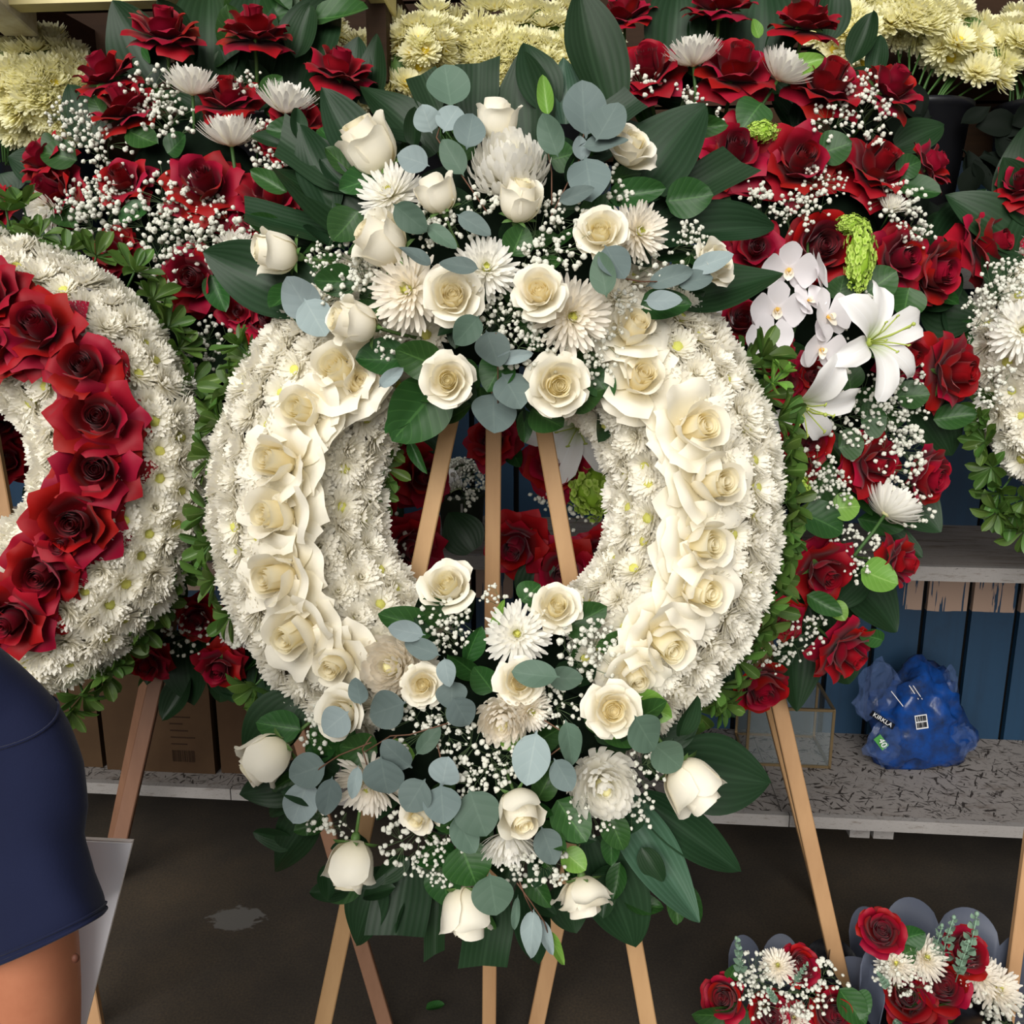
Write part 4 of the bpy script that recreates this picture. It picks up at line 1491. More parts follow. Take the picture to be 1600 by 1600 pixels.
# the part of this wreath beyond the picture's edge
torus_mums(LW, -48, 733, LD, .296, .146, .085, .064, [(-80, 280)], (-15, 13), 72, 'white_small', 18, vis=lambda X, Y: X <= -45, amax=95)
for i in range(9):
    a_ = math.radians(110 + i * 160 / 8)
    put_rose(LW, -48 + 238 * math.cos(a_), 733 - 238 * math.sin(a_), 140, 1.615, (.3 * math.cos(a_), .3 * math.sin(a_), 1), 'star', 'red')

# ===== left red rose spray =====
LS = Root('standing_spray', 'red rose spray with white flowers behind the two left wreaths', 'flower spray', at(300, 1100, 2.0))
S1 = Dome(300, 480, 330, 660, 2.0, .12)
g = Geo()
g.blob(at(320, 500, 2.02), (.22, .05, .42), 2)
LS.part('floral_foam', g.mesh('floral_foam', MT['foam']))
for x, y, s, f in ((258, 50, 96, (.1, .75, .6)), (398, 50, 98, (.1, .8, .55)), (530, 112, 92, (.3, .75, .55)), (165, 118, 90, (-.3, .75, .6)), (197, 170, 98, (-.2, .7, .65)), (357, 155, 92, (0, .7, .65)), (465, 190, 80, (.3, .6, .7)),
                   (72, 250, 80, (-.5, .5, .7)), (88, 300, 88, (-.4, .1, .85)), (196, 285, 80, (-.1, .4, .9)), (320, 290, 116, (.1, .35, .9)), (425, 315, 100, (.3, .5, .8)), (305, 435, 100, (0, -.2, 1)), (415, 500, 80, (.3, .1, 1)), (375, 490, 60, (.1, .1, 1)),
                   (180, 390, 66, (-.2, .2, 1)), (-5, 320, 60, (-.4, .4, .8)), (15, 650, 80, (-.2, 0, 1)), (40, 610, 60, (-.2, 0, 1)), (15, 720, 60, (0, 0, 1)), (310, 965, 66, (0, -.3, 1)), (342, 1040, 70, (.1, -.5, .9)), (232, 1035, 64, (-.1, -.5, .9)), (390, 345, 60, (.2, .3, 1)), (440, 220, 70, (.2, .4, .8)),
                   (660, 745, 90, (.5, 0, .9)), (640, 855, 100, (.4, -.3, .9)), (610, 680, 60, (.4, .1, .9)), (590, 790, 60, (.3, 0, 1))):
    put_rose(LS, x, y, s * 1.08, S1.d(x, y, 0) if x < 560 else 1.98, f, 'star' if y < 400 or (x * 7 + y) % 4 else 'half', 'red', calyx=True)
for x, y, s, f in ((300, 130, 80, (.05, .9, .35)), (447, 157, 88, (.15, .85, .45)), (360, 208, 88, (0, .92, .3)), (70, 330, 60, (-.3, -.5, .7)), (372, 385, 60, (.3, .7, .6)), (370, 985, 50, (.1, -.2, 1))):
    put_mum(LS, x, y, s, S1.d(x, y, -.03), f, 'disbud', 'white', stem=True)
for x, y, r in ((128, 208, 46), (162, 232, 44), (265, 190, 44), (232, 138, 42), (170, 320, 50), (148, 345, 55), (262, 292, 50), (300, 360, 50), (240, 362, 50), (385, 125, 28), (408, 212, 40), (432, 242, 42), (350, 372, 60), (250, 412, 50), (335, 530, 42), (312, 560, 34),
                (292, 990, 40), (362, 985, 30), (270, 945, 30), (110, 180, 36), (330, 330, 40), (280, 340, 44), (130, 310, 44), (170, 290, 40), (420, 260, 30), (250, 165, 36), (400, 380, 40), (245, 455, 30), (600, 840, 44), (590, 880, 36)):
    put_gyp(LS, x, y, r, S1.d(x, y, -.02) if x < 560 else 1.95, (0, .4, 1))
for bx, by, tx, ty, w in ((245, 135, 178, 6, 84), (330, 140, 322, -40, 96), (400, 130, 392, -30, 84), (462, 150, 512, -20, 96), (575, 165, 592, 58, 46), (155, 225, 103, 126, 62), (290, 985, 295, 1106, 80), (350, 990, 362, 1100, 70), (80, 270, 15, 250, 60), (20, 300, 0, 270, 60),
                          (380, 1000, 400, 1090, 60), (440, 260, 500, 190, 60), (540, 150, 560, 60, 60), (420, 1020, 440, 1120, 70), (640, 640, 700, 720, 60)):
    px_leaf(LS, 'broad_leaf', bx, by, tx, ty, w * 1.1, 2.03, 2.03 + RG.uniform(-.02, .02), 'asp', 'asp', (RG.uniform(-.2, .2), .3, 1), roll=RG.uniform(-10, 10))
for bx, by, tx, ty, w in ((200, 205, 250, 228, 44), (262, 240, 292, 212, 44), (160, 180, 145, 150, 30), (410, 150, 440, 118, 30), (230, 320, 190, 350, 40), (120, 250, 60, 235, 50), (95, 320, 115, 360, 50), (330, 430, 355, 490, 40), (90, 220, 65, 232, 36), (640, 640, 668, 668, 34), (620, 700, 660, 720, 36)):
    d = S1.d(bx, by, -.01)
    px_leaf(LS, 'green_leaf', bx, by, tx, ty, w, d, d - .01, 'salal', 'salal')
filler(LS, S1, 150, [('salal', 'salal'), ('salal', 'asp')], (55, 90), 21, (0, 640, 20, 1080), .05, ok=lambda x, y: pw([(0, 540), (250, 560), (600, 640), (900, 640), (1000, 420), (1200, 400)], y) > x > pw([(0, 240), (200, 130), (300, 40), (600, 0), (900, 180), (1100, 230)], y), name='green_leaf')

# ===== right red rose spray with lilies and orchids =====
RS = Root('standing_spray', 'red rose spray with white lilies and orchids right of the white wreath', 'flower spray', at(1240, 1100, 2.0))
S2 = Dome(1230, 520, 340, 660, 2.0, .13)
g = Geo()
g.blob(at(1230, 520, 2.03), (.22, .05, .42), 2)
RS.part('floral_foam', g.mesh('floral_foam', MT['foam']))
for x, y, s, f in ((975, 22, 86, (-.1, .8, .5)), (1125, 8, 94, (0, .85, .45)), (1258, 35, 94, (.1, .8, .5)), (1013, 112, 104, (-.25, .5, .8)), (1150, 112, 112, (.05, .6, .75)), (1293, 135, 108, (.2, .6, .75)), (1388, 138, 92, (.4, .6, .7)), (1148, 240, 116, (-.1, .2, 1)),
                   (1248, 257, 112, (.05, .15, 1)), (1368, 265, 108, (.3, .45, .85)), (1452, 260, 72, (.7, .3, .6)), (1180, 388, 80, (-.1, -.1, 1)), (1285, 385, 102, (.0, -.1, 1)), (1402, 405, 98, (.3, -.1, .9)), (1465, 425, 90, (.5, -.2, .8)), (1537, 385, 104, (.6, .1, .75)),
                   (1265, 588, 66, (.1, -.1, 1)), (1482, 582, 108, (.6, -.1, .8)), (1412, 552, 78, (.4, -.5, .75)), (1160, 500, 66, (-.1, .2, 1)), (1205, 545, 64, (-.2, 0, 1)), (1260, 690, 72, (0, -.2, 1)), (1255, 730, 50, (0, -.2, 1)), (1362, 725, 96, (.4, -.2, .85)), (1450, 745, 88, (.6, -.3, .75)),
                   (1283, 892, 104, (.2, -.4, .9)), (1402, 880, 76, (.7, -.1, .65)), (1225, 968, 66, (.1, -.3, .9)), (1318, 1015, 94, (.5, -.5, .75)), (1190, 1075, 80, (.1, -.6, .8)), (1228, 878, 50, (0, -.2, 1)), (1100, 260, 60, (-.2, 0, 1)), (870, 130, 40, (-.3, .4, .8)),
                   (768, 690, 76, (-.4, .2, .9)), (808, 850, 96, (-.3, -.4, .9)), (868, 725, 100, (-.3, 0, 1)), (882, 892, 104, (-.2, -.2, 1)), (938, 865, 80, (-.2, -.1, 1)), (1400, 560, 60, (.4, -.2, .9)), (1230, 600, 60, (0, 0, 1))):
    put_rose(RS, x, y, s * 1.08, S2.d(x, y, 0) if x > 960 else 2.02, f, 'star' if (x * 3 + y) % 5 else 'open', 'red', calyx=True)
for x, y, s, f in ((1083, 84, 84, (-.1, .9, .35)), (1226, 108, 84, (.45, .75, .4)), (1392, 792, 84, (.55, .6, -.2)), (1158, 1016, 56, (-.2, -.7, .4)), (1395, 320, 40, (.1, .6, .8))):
    put_mum(RS, x, y, s, S2.d(x, y, -.03), f, 'disbud', 'white', stem=True)
put_lily(RS, 1352, 536, 92, 1.80, (.42, .05, .9), 20)
put_lily(RS, 1246, 628, 92, 1.82, (.2, -.55, .8), 75, skip=(1, 3), scales=(1, 1, .8, 1, .75, 1))
put_lily(RS, 905, 665, 90, 2.0, (-.2, -.2, 1), 10)
for x, y, s, f, sp in ((1232, 420, 84, (-.1, -.5, .8), 0), (1276, 425, 72, (.9, .2, .4), -10), (1214, 482, 82, (-.1, -.4, .85), 0), (1198, 528, 74, (.1, -.1, 1), 10), (1262, 470, 60, (.3, .4, .8), 20), (1292, 495, 88, (.55, 0, .8), 15), (1282, 545, 76, (.3, -.4, .8), 0), (1120, 505, 50, (-.2, .1, .9), 0)):
    put_orchid(RS, x, y, s * 1.15, 1.80 if x > 1140 else 1.9, f, sp)
g = Geo()
g.tube([at(1262, 380, 1.88), at(1262, 440, 1.84), at(1245, 500, 1.84), at(1230, 560, 1.9)], .003, 6)
RS.part('orchid_stem', g.mesh('orchid_stem', MT['stem']))
put_lime(RS, 1342, 402, 26, 58, 1.83, (.2, 0, 1), -8)
put_lime(RS, 1192, 206, 26, 18, 1.87, (0, .3, 1))
put_lime(RS, 1246, 762, 20, 24, 1.85, (.2, 0, 1))
put_lime(RS, 928, 765, 42, 52, 2.02, (-.3, 0, 1), 25)
put_lime(RS, 1330, 352, 26, 18, 1.85, (0, .2, 1))
for x, y, r in ((1075, 145, 26), (1110, 185, 24), (1352, 160, 40), (1300, 190, 38), (1366, 196, 34), (1290, 282, 36), (1240, 330, 40), (1200, 320, 32), (1400, 310, 46), (1422, 342, 40), (1430, 368, 30), (1412, 590, 42), (1390, 632, 42), (1320, 650, 42), (1402, 710, 48),
                (1280, 732, 42), (1302, 762, 36), (1400, 760, 30), (1425, 790, 38), (1320, 842, 26), (1352, 856, 26), (1338, 890, 24), (1240, 1000, 36), (1272, 980, 26), (1212, 1030, 26), (1312, 572, 34), (1432, 640, 26), (1340, 690, 30), (1262, 750, 30), (1430, 700, 34), (1360, 620, 36),
                (1180, 300, 26), (1340, 130, 30), (1270, 320, 34), (1400, 675, 36), (1310, 520, 26), (1360, 480, 28), (725, 760, 40), (870, 770, 44), (900, 800, 36), (860, 940, 26), (1010, 130, 30)):
    put_gyp(RS, x, y, r, S2.d(x, y, -.03) if x > 960 else 2.05, (.1, .3, 1))
for bx, by, tx, ty, w, m in ((1050, 110, 1062, -45, 84, 'asp'), (1190, 120, 1192, -45, 90, 'asp'), (1460, 400, 1532, 300, 70, 'asp'), (1320, 890, 1408, 986, 82, 'asp'), (1245, 985, 1242, 1110, 72, 'asp'), (1400, 760, 1466, 832, 70, 'asp'), (1430, 620, 1492, 712, 70, 'asp'), (1440, 480, 1530, 500, 90, 'asp'),
                             (1440, 560, 1540, 600, 80, 'asp'), (1100, 90, 1110, 0, 60, 'asp'), (1480, 480, 1540, 560, 80, 'asp'), (1310, 1020, 1330, 1070, 50, 'asp'), (1290, 60, 1300, -30, 60, 'asp'), (1400, 230, 1480, 190, 50, 'asp'), (1420, 470, 1500, 430, 80, 'asp'), (830, 940, 850, 860, 60, 'asp'), (740, 860, 700, 800, 60, 'asp'), (1290, 950, 1310, 1030, 50, 'asp')):
    px_leaf(RS, 'broad_leaf', bx, by, tx, ty, w * 1.12, 2.03, 2.03 + RG.uniform(-.02, .02), 'asp', m, (RG.uniform(-.2, .2), .3, 1), roll=RG.uniform(-10, 10))
for bx, by, tx, ty, w, m in ((1225, 110, 1286, 92, 34, 'salal_light'), (1400, 290, 1468, 305, 50, 'salal'), (1280, 240, 1330, 225, 60, 'salal'), (1400, 270, 1440, 250, 40, 'salal'), (1345, 660, 1385, 650, 60, 'salal'), (1400, 620, 1452, 618, 50, 'salal'), (1250, 800, 1320, 830, 60, 'salal'), (1300, 795, 1345, 790, 46, 'salal_light'),
                             (1345, 890, 1400, 915, 62, 'salal_light'), (1310, 700, 1350, 690, 50, 'salal'), (1260, 930, 1315, 960, 34, 'salal'), (1350, 460, 1400, 425, 60, 'salal'), (1310, 470, 1318, 430, 44, 'salal'), (1420, 450, 1410, 500, 60, 'salal'), (1190, 160, 1160, 200, 60, 'salal'), (1330, 610, 1322, 560, 44, 'salal'), (1186, 60, 1175, 30, 20, 'salal_light'), (790, 690, 815, 730, 30, 'salal'), (800, 640, 812, 690, 30, 'salal_light'), (1300, 940, 1320, 970, 30, 'salal_light'), (1380, 1000, 1340, 990, 30, 'salal')):
    d = S2.d(bx, by, -.02) if bx > 960 else 2.05
    px_leaf(RS, 'green_leaf', bx, by, tx, ty, w, d, d - .01, 'salal', m)
filler(RS, S2, 140, [('salal', 'salal'), ('salal', 'asp')], (55, 90), 22, (920, 1500, 20, 1060), .05, ok=lambda x, y: pw([(0, 1290), (150, 1400), (300, 1460), (600, 1480), (760, 1420), (900, 1350), (1060, 1290), (1200, 1200)], y) > x, name='green_leaf')

# ===== wreath cut by the right edge =====
FW = Root('funeral_wreath', 'white chrysanthemum wreath with green leaf rim, cut by right edge', 'wreath', at(1750, 900, 2.0))
ring_base(FW, 1775, 560, 2.0, .24, .11, .08)
torus_mums(FW, 1775, 560, 2.0, .24, .11, .08, .052, [(125, 240)], None, 52, 'white_small', 9, vis=lambda X, Y: X < 1640)
torus_mums(FW, 1775, 560, 2.0, .24, .11, .08, .066, [(-180, 180)], None, 66, 'white_small', 19, vis=lambda X, Y: X >= 1640, amax=95)
for x, y, r, f in ((1536, 640, 36, (-.8, .1, .6)), (1540, 690, 36, (-.9, 0, .6)), (1550, 730, 38, (-.8, -.3, .6)), (1562, 770, 40, (-.7, -.5, .6)), (1585, 800, 40, (-.5, -.7, .6)), (1560, 800, 36, (-.7, -.6, .5)), (1600, 830, 36, (-.4, -.8, .6)), (1530, 660, 30, (-.9, 0, .5)), (1600, 780, 40, (-.4, -.6, .6))):
    whorl(FW, x, y, r * 1.2, 2.0, f, 9)
for x, y, s, f in ((1595, 290, 80, (-.4, .3, .8)), (1640, 380, 90, (-.2, .2, 1))):
    put_rose(FW, x, y, s, 1.95, f, 'star', 'red', calyx=True)
put_mum(FW, 1600, 515, 96, 1.85, (-.4, 0, .9), 'spider', 'white')
for x, y, r in ((1565, 440, 38), (1540, 490, 36), (1590, 430, 36), (1562, 590, 30), (1552, 620, 26), (1545, 465, 30)):
    put_gyp(FW, x, y, r, 1.88, (-.3, .2, 1))
for bx, by, tx, ty, w, m in ((1600, 390, 1484, 298, 74, 'asp'), (1600, 350, 1600, 202, 80, 'asp'), (1610, 470, 1530, 400, 70, 'asp'), (1590, 420, 1640, 300, 70, 'asp'), (1610, 600, 1575, 640, 50, 'asp'), (1600, 540, 1548, 560, 40, 'asp'), (1620, 350, 1560, 250, 60, 'asp')):
    px_leaf(FW, 'broad_leaf', bx, by, tx, ty, w * 1.12, 1.97, 1.96, 'asp', m, (-.2, .3, 1))


# ===== bunches of yellow chrysanthemums in black buckets on the high shelf =====
def bunch(label, blobs, d0, seed, diam=40, foot=None, stems=()):
    c = blobs[0]
    rg = random.Random(seed)
    base = at(foot[0], foot[1], d0 + .14)
    r = Root('chrysanthemum_bunch', label, 'flowers', base, 'bunches of yellow chrysanthemums')
    sp = diam * .74
    done = []
    for cx, cy, rx, ry in blobs:
        g = Geo()
        g.blob(at(cx, cy, d0 + .07), (px2m(rx * .7, d0), .05, px2m(ry * .7, d0)), 2)
        r.part('foliage_core', g.mesh('foliage_core', MT['calyx']))
        y = cy - ry
        j = 0
        while y <= cy + ry:
            x = cx - rx + (sp / 2 if j % 2 else 0)
            while x <= cx + rx:
                X, Y = x + rg.uniform(-6, 6), y + rg.uniform(-6, 6)
                rho = ((X - cx) / rx) ** 2 + ((Y - cy) / ry) ** 2
                if rho <= 1.0 and -50 < X < 1660 and Y > -60 and all((X - a) ** 2 + (Y - b) ** 2 > (sp * .62) ** 2 for a, b in done):
                    done.append((X, Y))
                    f = (.8 * (X - cx) / rx + rg.uniform(-.2, .2), .35 + .8 * (cy - Y) / ry + rg.uniform(-.2, .2), .75)
                    put_mum(r, X, Y, 1.3 * diam * rg.uniform(.9, 1.15), d0 + .10 * rho - .02, f, 'button', 'yellow', rg.randrange(3))
                x += sp
            y += sp * .87
            j += 1
    # stems run down into the bucket
    st = Geo()
    for i in range(26):
        cx, cy, rx, ry = rg.choice(blobs)
        p = at(cx + rg.uniform(-.6, .6) * rx, cy + rg.uniform(-.2, .8) * ry, d0 + .08)
        q = base + Vector((rg.uniform(-.05, .05), rg.uniform(-.04, .04), .12))
        st.tube([p, (p + q) / 2 + Vector((0, -.02, .03)), q], .0028, 5)
    o = r.part('stems', st.mesh('stems', MT['stem']))
    o['kind'] = 'stuff'
    return r


def bucket(label, px, d0):
    p = WALLI @ at(px, 300, d0)
    p = WALLM @ Vector((p.x, -.17, 1.7405))
    r = thing('flower_bucket', label, 'bucket', p, group='black buckets on the high shelf')
    g = Geo()
    prof = [(.0, 0), (.10, 0), (.105, .01), (.14, .40), (.148, .405), (.148, .42), (.135, .42), (.10, .03), (0, .03)]
    g.grid(lambda u, v: (prof[round(v * 8)][0] * math.cos(u * 6.2832), prof[round(v * 8)][0] * math.sin(u * 6.2832), prof[round(v * 8)][1]), 28, 8, closed=True)
    obj('bucket_body', g.mesh('bucket_body', MT['black']), r)
    return r


bunch('pale yellow chrysanthemum bunch at the top left corner', [(45, 132, 120, 82)], 2.28, 1, 40, (40, 330))
bunch('yellow chrysanthemum bunch between tall leaves above left red spray', [(440, 75, 105, 68), (560, 100, 42, 56)], 2.34, 2, 38, (440, 330))
bunch('small slanting yellow chrysanthemum bunch with bare stems, left of centre top', [(660, 68, 56, 58), (628, 115, 34, 50)], 2.26, 3, 36, (720, 330))
bunch('widest yellow chrysanthemum bunch above the white wreath', [(830, 92, 150, 105), (760, 120, 80, 70)], 2.32, 4, 38, (850, 330))
bunch('yellow chrysanthemum bunch with long stems at top right', [(1335, 38, 62, 68), (1430, 22, 100, 40), (1500, 58, 60, 44), (1545, 100, 46, 36)], 2.26, 5, 40, (1385, 330))
bunch('yellow chrysanthemum bunch in the top right corner', [(1600, 62, 60, 46)], 2.28, 6, 38, (1590, 330))
for lb, px in (('black bucket under the top left yellow flowers', 40), ('black bucket behind the left red spray', 440), ('black bucket below the small slanting yellow bunch', 690), ('black bucket below the widest yellow bunch', 860),
               ('black bucket under long stemmed yellow flowers, right', 1400), ('black bucket below the top right corner flowers', 1600)):
    bucket(lb, px, 2.5)
# dark foliage hanging below the right-hand bunch
DF = Root('dark_foliage', 'near black fern foliage under the yellow flowers, top right', 'foliage', at(1500, 330, 2.24))
DD = Dome(1500, 210, 150, 130, 2.24, .03)
filler(DF, DD, 80, [('blade', 'fern')], (40, 75), 31, (1340, 1640, 90, 330), .0, ok=lambda x, y: y > pw([(1330, 150), (1420, 150), (1500, 190), (1570, 200), (1640, 170)], x), name='leaf')
# ------------------------------------------------------------------ small vase of baby's breath on the shelf
MT['vase'] = mat('dark green pot', lin('#232A1E'), .5, .3)
MT['silver'] = mat('silver metal', lin('#C9C9C6'), .3, .5, metal=.9)
_r = floor_at(722, 846) - CAMP
pv = CAMP + _r * ((HCAM - SHELF_Z) / HCAM)
_q = pv - CAMP
_z = _q.dot(CF)
VX, VY = 800 + FPX * _q.dot(CR) / _z, 800 - FPX * _q.dot(CU) / _z
V = Root('flower_pot', "small dark pot of baby's breath with a silver cross on the shelf", 'vase', pv)
g = Geo()
prof = [(0, 0), (.05, 0), (.055, .01), (.066, .13), (.07, .135), (.07, .145), (.06, .145), (.05, .02), (0, .02)]
g.grid(lambda u, v: (prof[round(v * 8)][0] * math.cos(u * 6.2832), prof[round(v * 8)][0] * math.sin(u * 6.2832), prof[round(v * 8)][1]), 20, 8, closed=True)
V.part('pot', g.mesh('pot', MT['vase']), Matrix.Translation(pv))
for i in range(14):
    a = RG.uniform(0, 6.28)
    d = Vector((math.cos(a) * .7, math.sin(a) * .7 - .3, RG.uniform(.3, 1))).normalized()
    tag(V.part('babys_breath_sprig', gyp_kind(True, 0), place(d, pv + Vector((0, 0, .17)) + d * .055, .045)), kind='stuff')
g = Geo()
petal(g, .09, .035, [(0, 10), (.5, 20), (1, 80)], .008, 0, 30, 10, .3, 1.5, 0, .004, 0, .6, .5, nu=8, nv=8)
V.part('calla_lily', g.mesh('calla_lily', MT['lily']), place(cdir(-.2, .5, .9), pv + Vector((-.01, -.07, .16)), .8))
g = Geo()
cc = pv + Vector((.005, -.085, .10))
g.box(cc.x - .003, cc.x + .003, cc.y - .002, cc.y + .002, cc.z - .035, cc.z + .03)
g.box(cc.x - .016, cc.x + .016, cc.y - .002, cc.y + .002, cc.z - .012, cc.z - .006)
V.part('cross_pendant', g.mesh('cross_pendant', MT['silver'], False))

# ------------------------------------------------------------------ cardboard cartons on the bench, left
MT['carton'] = mat('brown cardboard', lin('#4C3A29'), .85, .1, 0, .1, noise_s=6, noise_c=lin('#403022'), noise_a=.4)
MT['carton_print'] = mat('dark carton print', lin('#2E2118'), .85, .1)


def carton(label, x, w, h, y, dp, printed):
    r = thing('cardboard_carton', label, 'box', M=WALLM @ Matrix.Translation((x, y, BENCH_Z + .0005)))
    g = Geo()
    g.box(0, w, 0, dp, 0, h)
    obj('carton_body', g.mesh('carton_body', MT['carton'], False), r)
    g = Geo()
    for a, b in ((0, w / 2 - .002), (w / 2 + .002, w)):
        g = Geo()
        g.box(a, b, 0, dp, h, h + .004)
        obj('flap', g.mesh('flap', MT['carton'], False), r)
    g = Geo()
    g.box(w * .42 - .004, w * .42 + .004, -.0012, 0, h * .30, h * .85)
    obj('hand_slot', g.mesh('hand_slot', MT['carton_print'], False), r)
    if printed:
        g = Geo()
        x0, rg = w * .62, random.Random(4)
        xx = x0
        while xx < x0 + .07:                                       # barcode
            b = rg.uniform(.001, .0035)
            g.box(xx, xx + b, -.0012, 0, h * .12, h * .24)
            xx += b + rg.uniform(.001, .003)
        for i, ww in enumerate((.05, .075, .055, .04, .065)):      # lines of small print
            g.box(x0, x0 + ww, -.0012, 0, h * .30 + i * .022, h * .30 + i * .022 + .004)
        obj('print', g.mesh('print', MT['carton_print'], False), r)


carton('dark brown carton beside the person, leftmost on the low bench', -1.62, .40, .30, -.43, .35, False)
carton('printed brown cardboard carton with a barcode behind the easel leg', -1.20, .34, .31, -.44, .36, True)
carton('plain brown cardboard carton nearest the white wreath on the bench', -.845, .33, .30, -.43, .36, False)

# ------------------------------------------------------------------ glass box with thin metal edges on the bench
MT['brass'] = mat('dull brass strip', lin('#8A7656'), .4, .5, metal=.7)


def clear_mat(name, col, rough, alpha):
    m, N, L, bs = node_mat(name)
    bs.inputs['Base Color'].default_value = col
    bs.inputs['Roughness'].default_value = rough
    bs.inputs['Alpha'].default_value = alpha
    bs.inputs['Specular IOR Level'].default_value = .6
    return m


MT['pane'] = clear_mat('thin clear glass', lin('#AEBBBE'), .05, .10)
gx, gy = .745, -.24
GB = thing('glass_box', 'empty clear glass box with thin brass edges on the bench', 'box', M=WALLM @ Matrix.Translation((gx, gy, BENCH_Z + .0005)))
gw, gd, gh = .25, .20, .19
for a in (0, gw):
    for b in (0, gd):
        g = Geo()
        g.box(a - .004, a + .004, b - .004, b + .004, 0, gh)
        obj('edge_strip', g.mesh('edge_strip', MT['brass'], False), GB)
for c in (0.004, gh):
    for b in (0, gd):
        g = Geo()
        g.box(0, gw, b - .004, b + .004, c - .004, c + .004)
        obj('edge_strip', g.mesh('edge_strip', MT['brass'], False), GB)
    for a in (0, gw):
        g = Geo()
        g.box(a - .004, a + .004, 0, gd, c - .004, c + .004)
        obj('edge_strip', g.mesh('edge_strip', MT['brass'], False), GB)
for bb in ((0, gw, -.001, .001, 0, gh), (0, gw, gd - .001, gd + .001, 0, gh), (-.001, .001, 0, gd, 0, gh), (gw - .001, gw + .001, 0, gd, 0, gh)):
    g = Geo()
    g.box(*bb)
    obj('pane', g.mesh('pane', MT['pane'], False), GB)

# ------------------------------------------------------------------ crumpled blue plastic bag on the bench
MT['bag'] = mat('blue plastic film', lin('#154C9E'), .2, .6, .2, 0, noise_s=14, noise_c=lin('#23314E'), noise_a=.3, bump=1.0, bump_s=26)
MT['film'] = clear_mat('clear plastic film', lin('#5E74A4'), .08, .22)
MT['print_w'] = mat('white print', lin('#DADADA'), .5)
MT['print_k'] = mat('dark print', lin('#10131C'), .5)
MT['print_g'] = mat('green print', lin('#3F8A3C'), .5)
pb = floor_at(1430, 1190)
rb = (pb - CAMP)
pb = CAMP + rb * ((HCAM - BENCH_Z) / HCAM)
BG = Root('plastic_bag', 'crumpled blue plastic bag with white barcode label on the bench', 'bag', pb)
cb = at(1428, 1128, 0)
db = (pb - CAMP).dot(CF) - .03
bagc = at(1432, 1125, db)


def bag_shape(p, seed, amp):
    q = Vector(p)
    n = noise.noise(q * 1.5 + Vector((seed, 0, 0))) * .3 - abs(noise.noise(q * 2.6 + Vector((0, seed, 0)))) * amp * 2.2 + .12
    q = q * (1 + n)
    # faceted crumples
    q.x += .10 * q.z + (.10 if q.z < -.3 else 0) * q.x
    return q


g = Geo()
vs, fs = ICO[3]
M = Matrix.Translation(bagc) @ RY(-12)
hx, hz = px2m(70, db), px2m(88, db)
out = []
for p in vs:
    q = bag_shape(p, 3.1, .2)
    z = q.z * hz
    out.append(Vector((q.x * hx * (1.05 - .15 * q.z), q.y * .085, z)))
g.add(out, fs, 0, M)
for v in g.v:
    v.z = max(v.z, BENCH_Z + .001 + .003 * abs(noise.noise(v * 40)))
BG.part('bag_body', g.mesh('bag_body', MT['bag'], True))
BAGV, BAGF = list(g.v), list(g.f)
g = Geo()
for (cx, cy, a, b, sd) in ((1372, 1080, 34, 46, 1.0), (1490, 1155, 30, 30, 2.0), (1480, 1075, 16, 34, 3.0), (1385, 1160, 30, 34, 4.0)):
    out = []
    for p in ICO[2][0]:
        q = bag_shape(p, sd, .3)
        out.append(at(cx, cy, db - .03) + Vector((q.x * px2m(a, db), q.y * .04, q.z * px2m(b, db))))
    g.add(out, ICO[2][1])
for v in g.v:
    v.z = max(v.z, BENCH_Z + .001)
BG.part('clear_film', g.mesh('clear_film', MT['film'], False))
_n = len(BAGV)
BAGT = BVHTree.FromPolygons([tuple(v) for v in BAGV + g.v], BAGF + [tuple(i + _n for i in f) for f in g.f])


def on_bag(px, py, lift):
    r = (at(px, py, 1.0) - CAMP).normalized()
    h = BAGT.ray_cast(CAMP, r)
    return h[0] - r * lift if h[0] is not None else None



def sticker(name, quads, dd):
    """printed pieces wrapped over the front of the bag; quads in photo units"""
    g = Geo()
    mats = []
    for pts, m in quads:
        if MT[m] not in mats:
            mats.append(MT[m])
        P = [on_bag(x, y, dd) for x, y in pts]
        if any(p is None for p in P):
            continue
        n = len(P)
        back = [p + CF * .002 for p in P]
        g.add(P + back, [tuple(range(n)), tuple(range(2 * n - 1, n - 1, -1))] + [(i, (i + 1) % n, (i + 1) % n + n, i + n) for i in range(n)], mats.index(MT[m]))
    BG.part(name, g.mesh(name, mats, False))


def para(cx, cy, w, h, rot, m, ux=0, uy=0):
    c, s = math.cos(math.radians(rot)), math.sin(math.radians(rot))
    f = lambda a, b: (cx + (a + ux) * c - (b + uy) * s, cy + (a + ux) * s + (b + uy) * c)
    return ([f(-w / 2, -h / 2), f(w / 2, -h / 2), f(w / 2, h / 2), f(-w / 2, h / 2)], m)


sticker('barcode_label', [para(1440, 1128, 19, 22, -8, 'print_w')], .004)
qq = []
rg = random.Random(2)
yy = -8.5
for row in (-5, 5):
    xx = -7.5
    while xx < 7:
        b = rg.uniform(.6, 1.6)
        qq.append(para(1440, 1128, b, 8, -8, 'print_k', xx + b / 2, row))
        xx += b + rg.uniform(.5, 1.2)
sticker('barcode_lines', qq, .008)
sticker('name_strip', [para(1379, 1125, 42, 9, 32, 'print_k')], .004)
sticker('size_badge', [para(1377, 1160, 22, 13, 52, 'print_g')], .004)


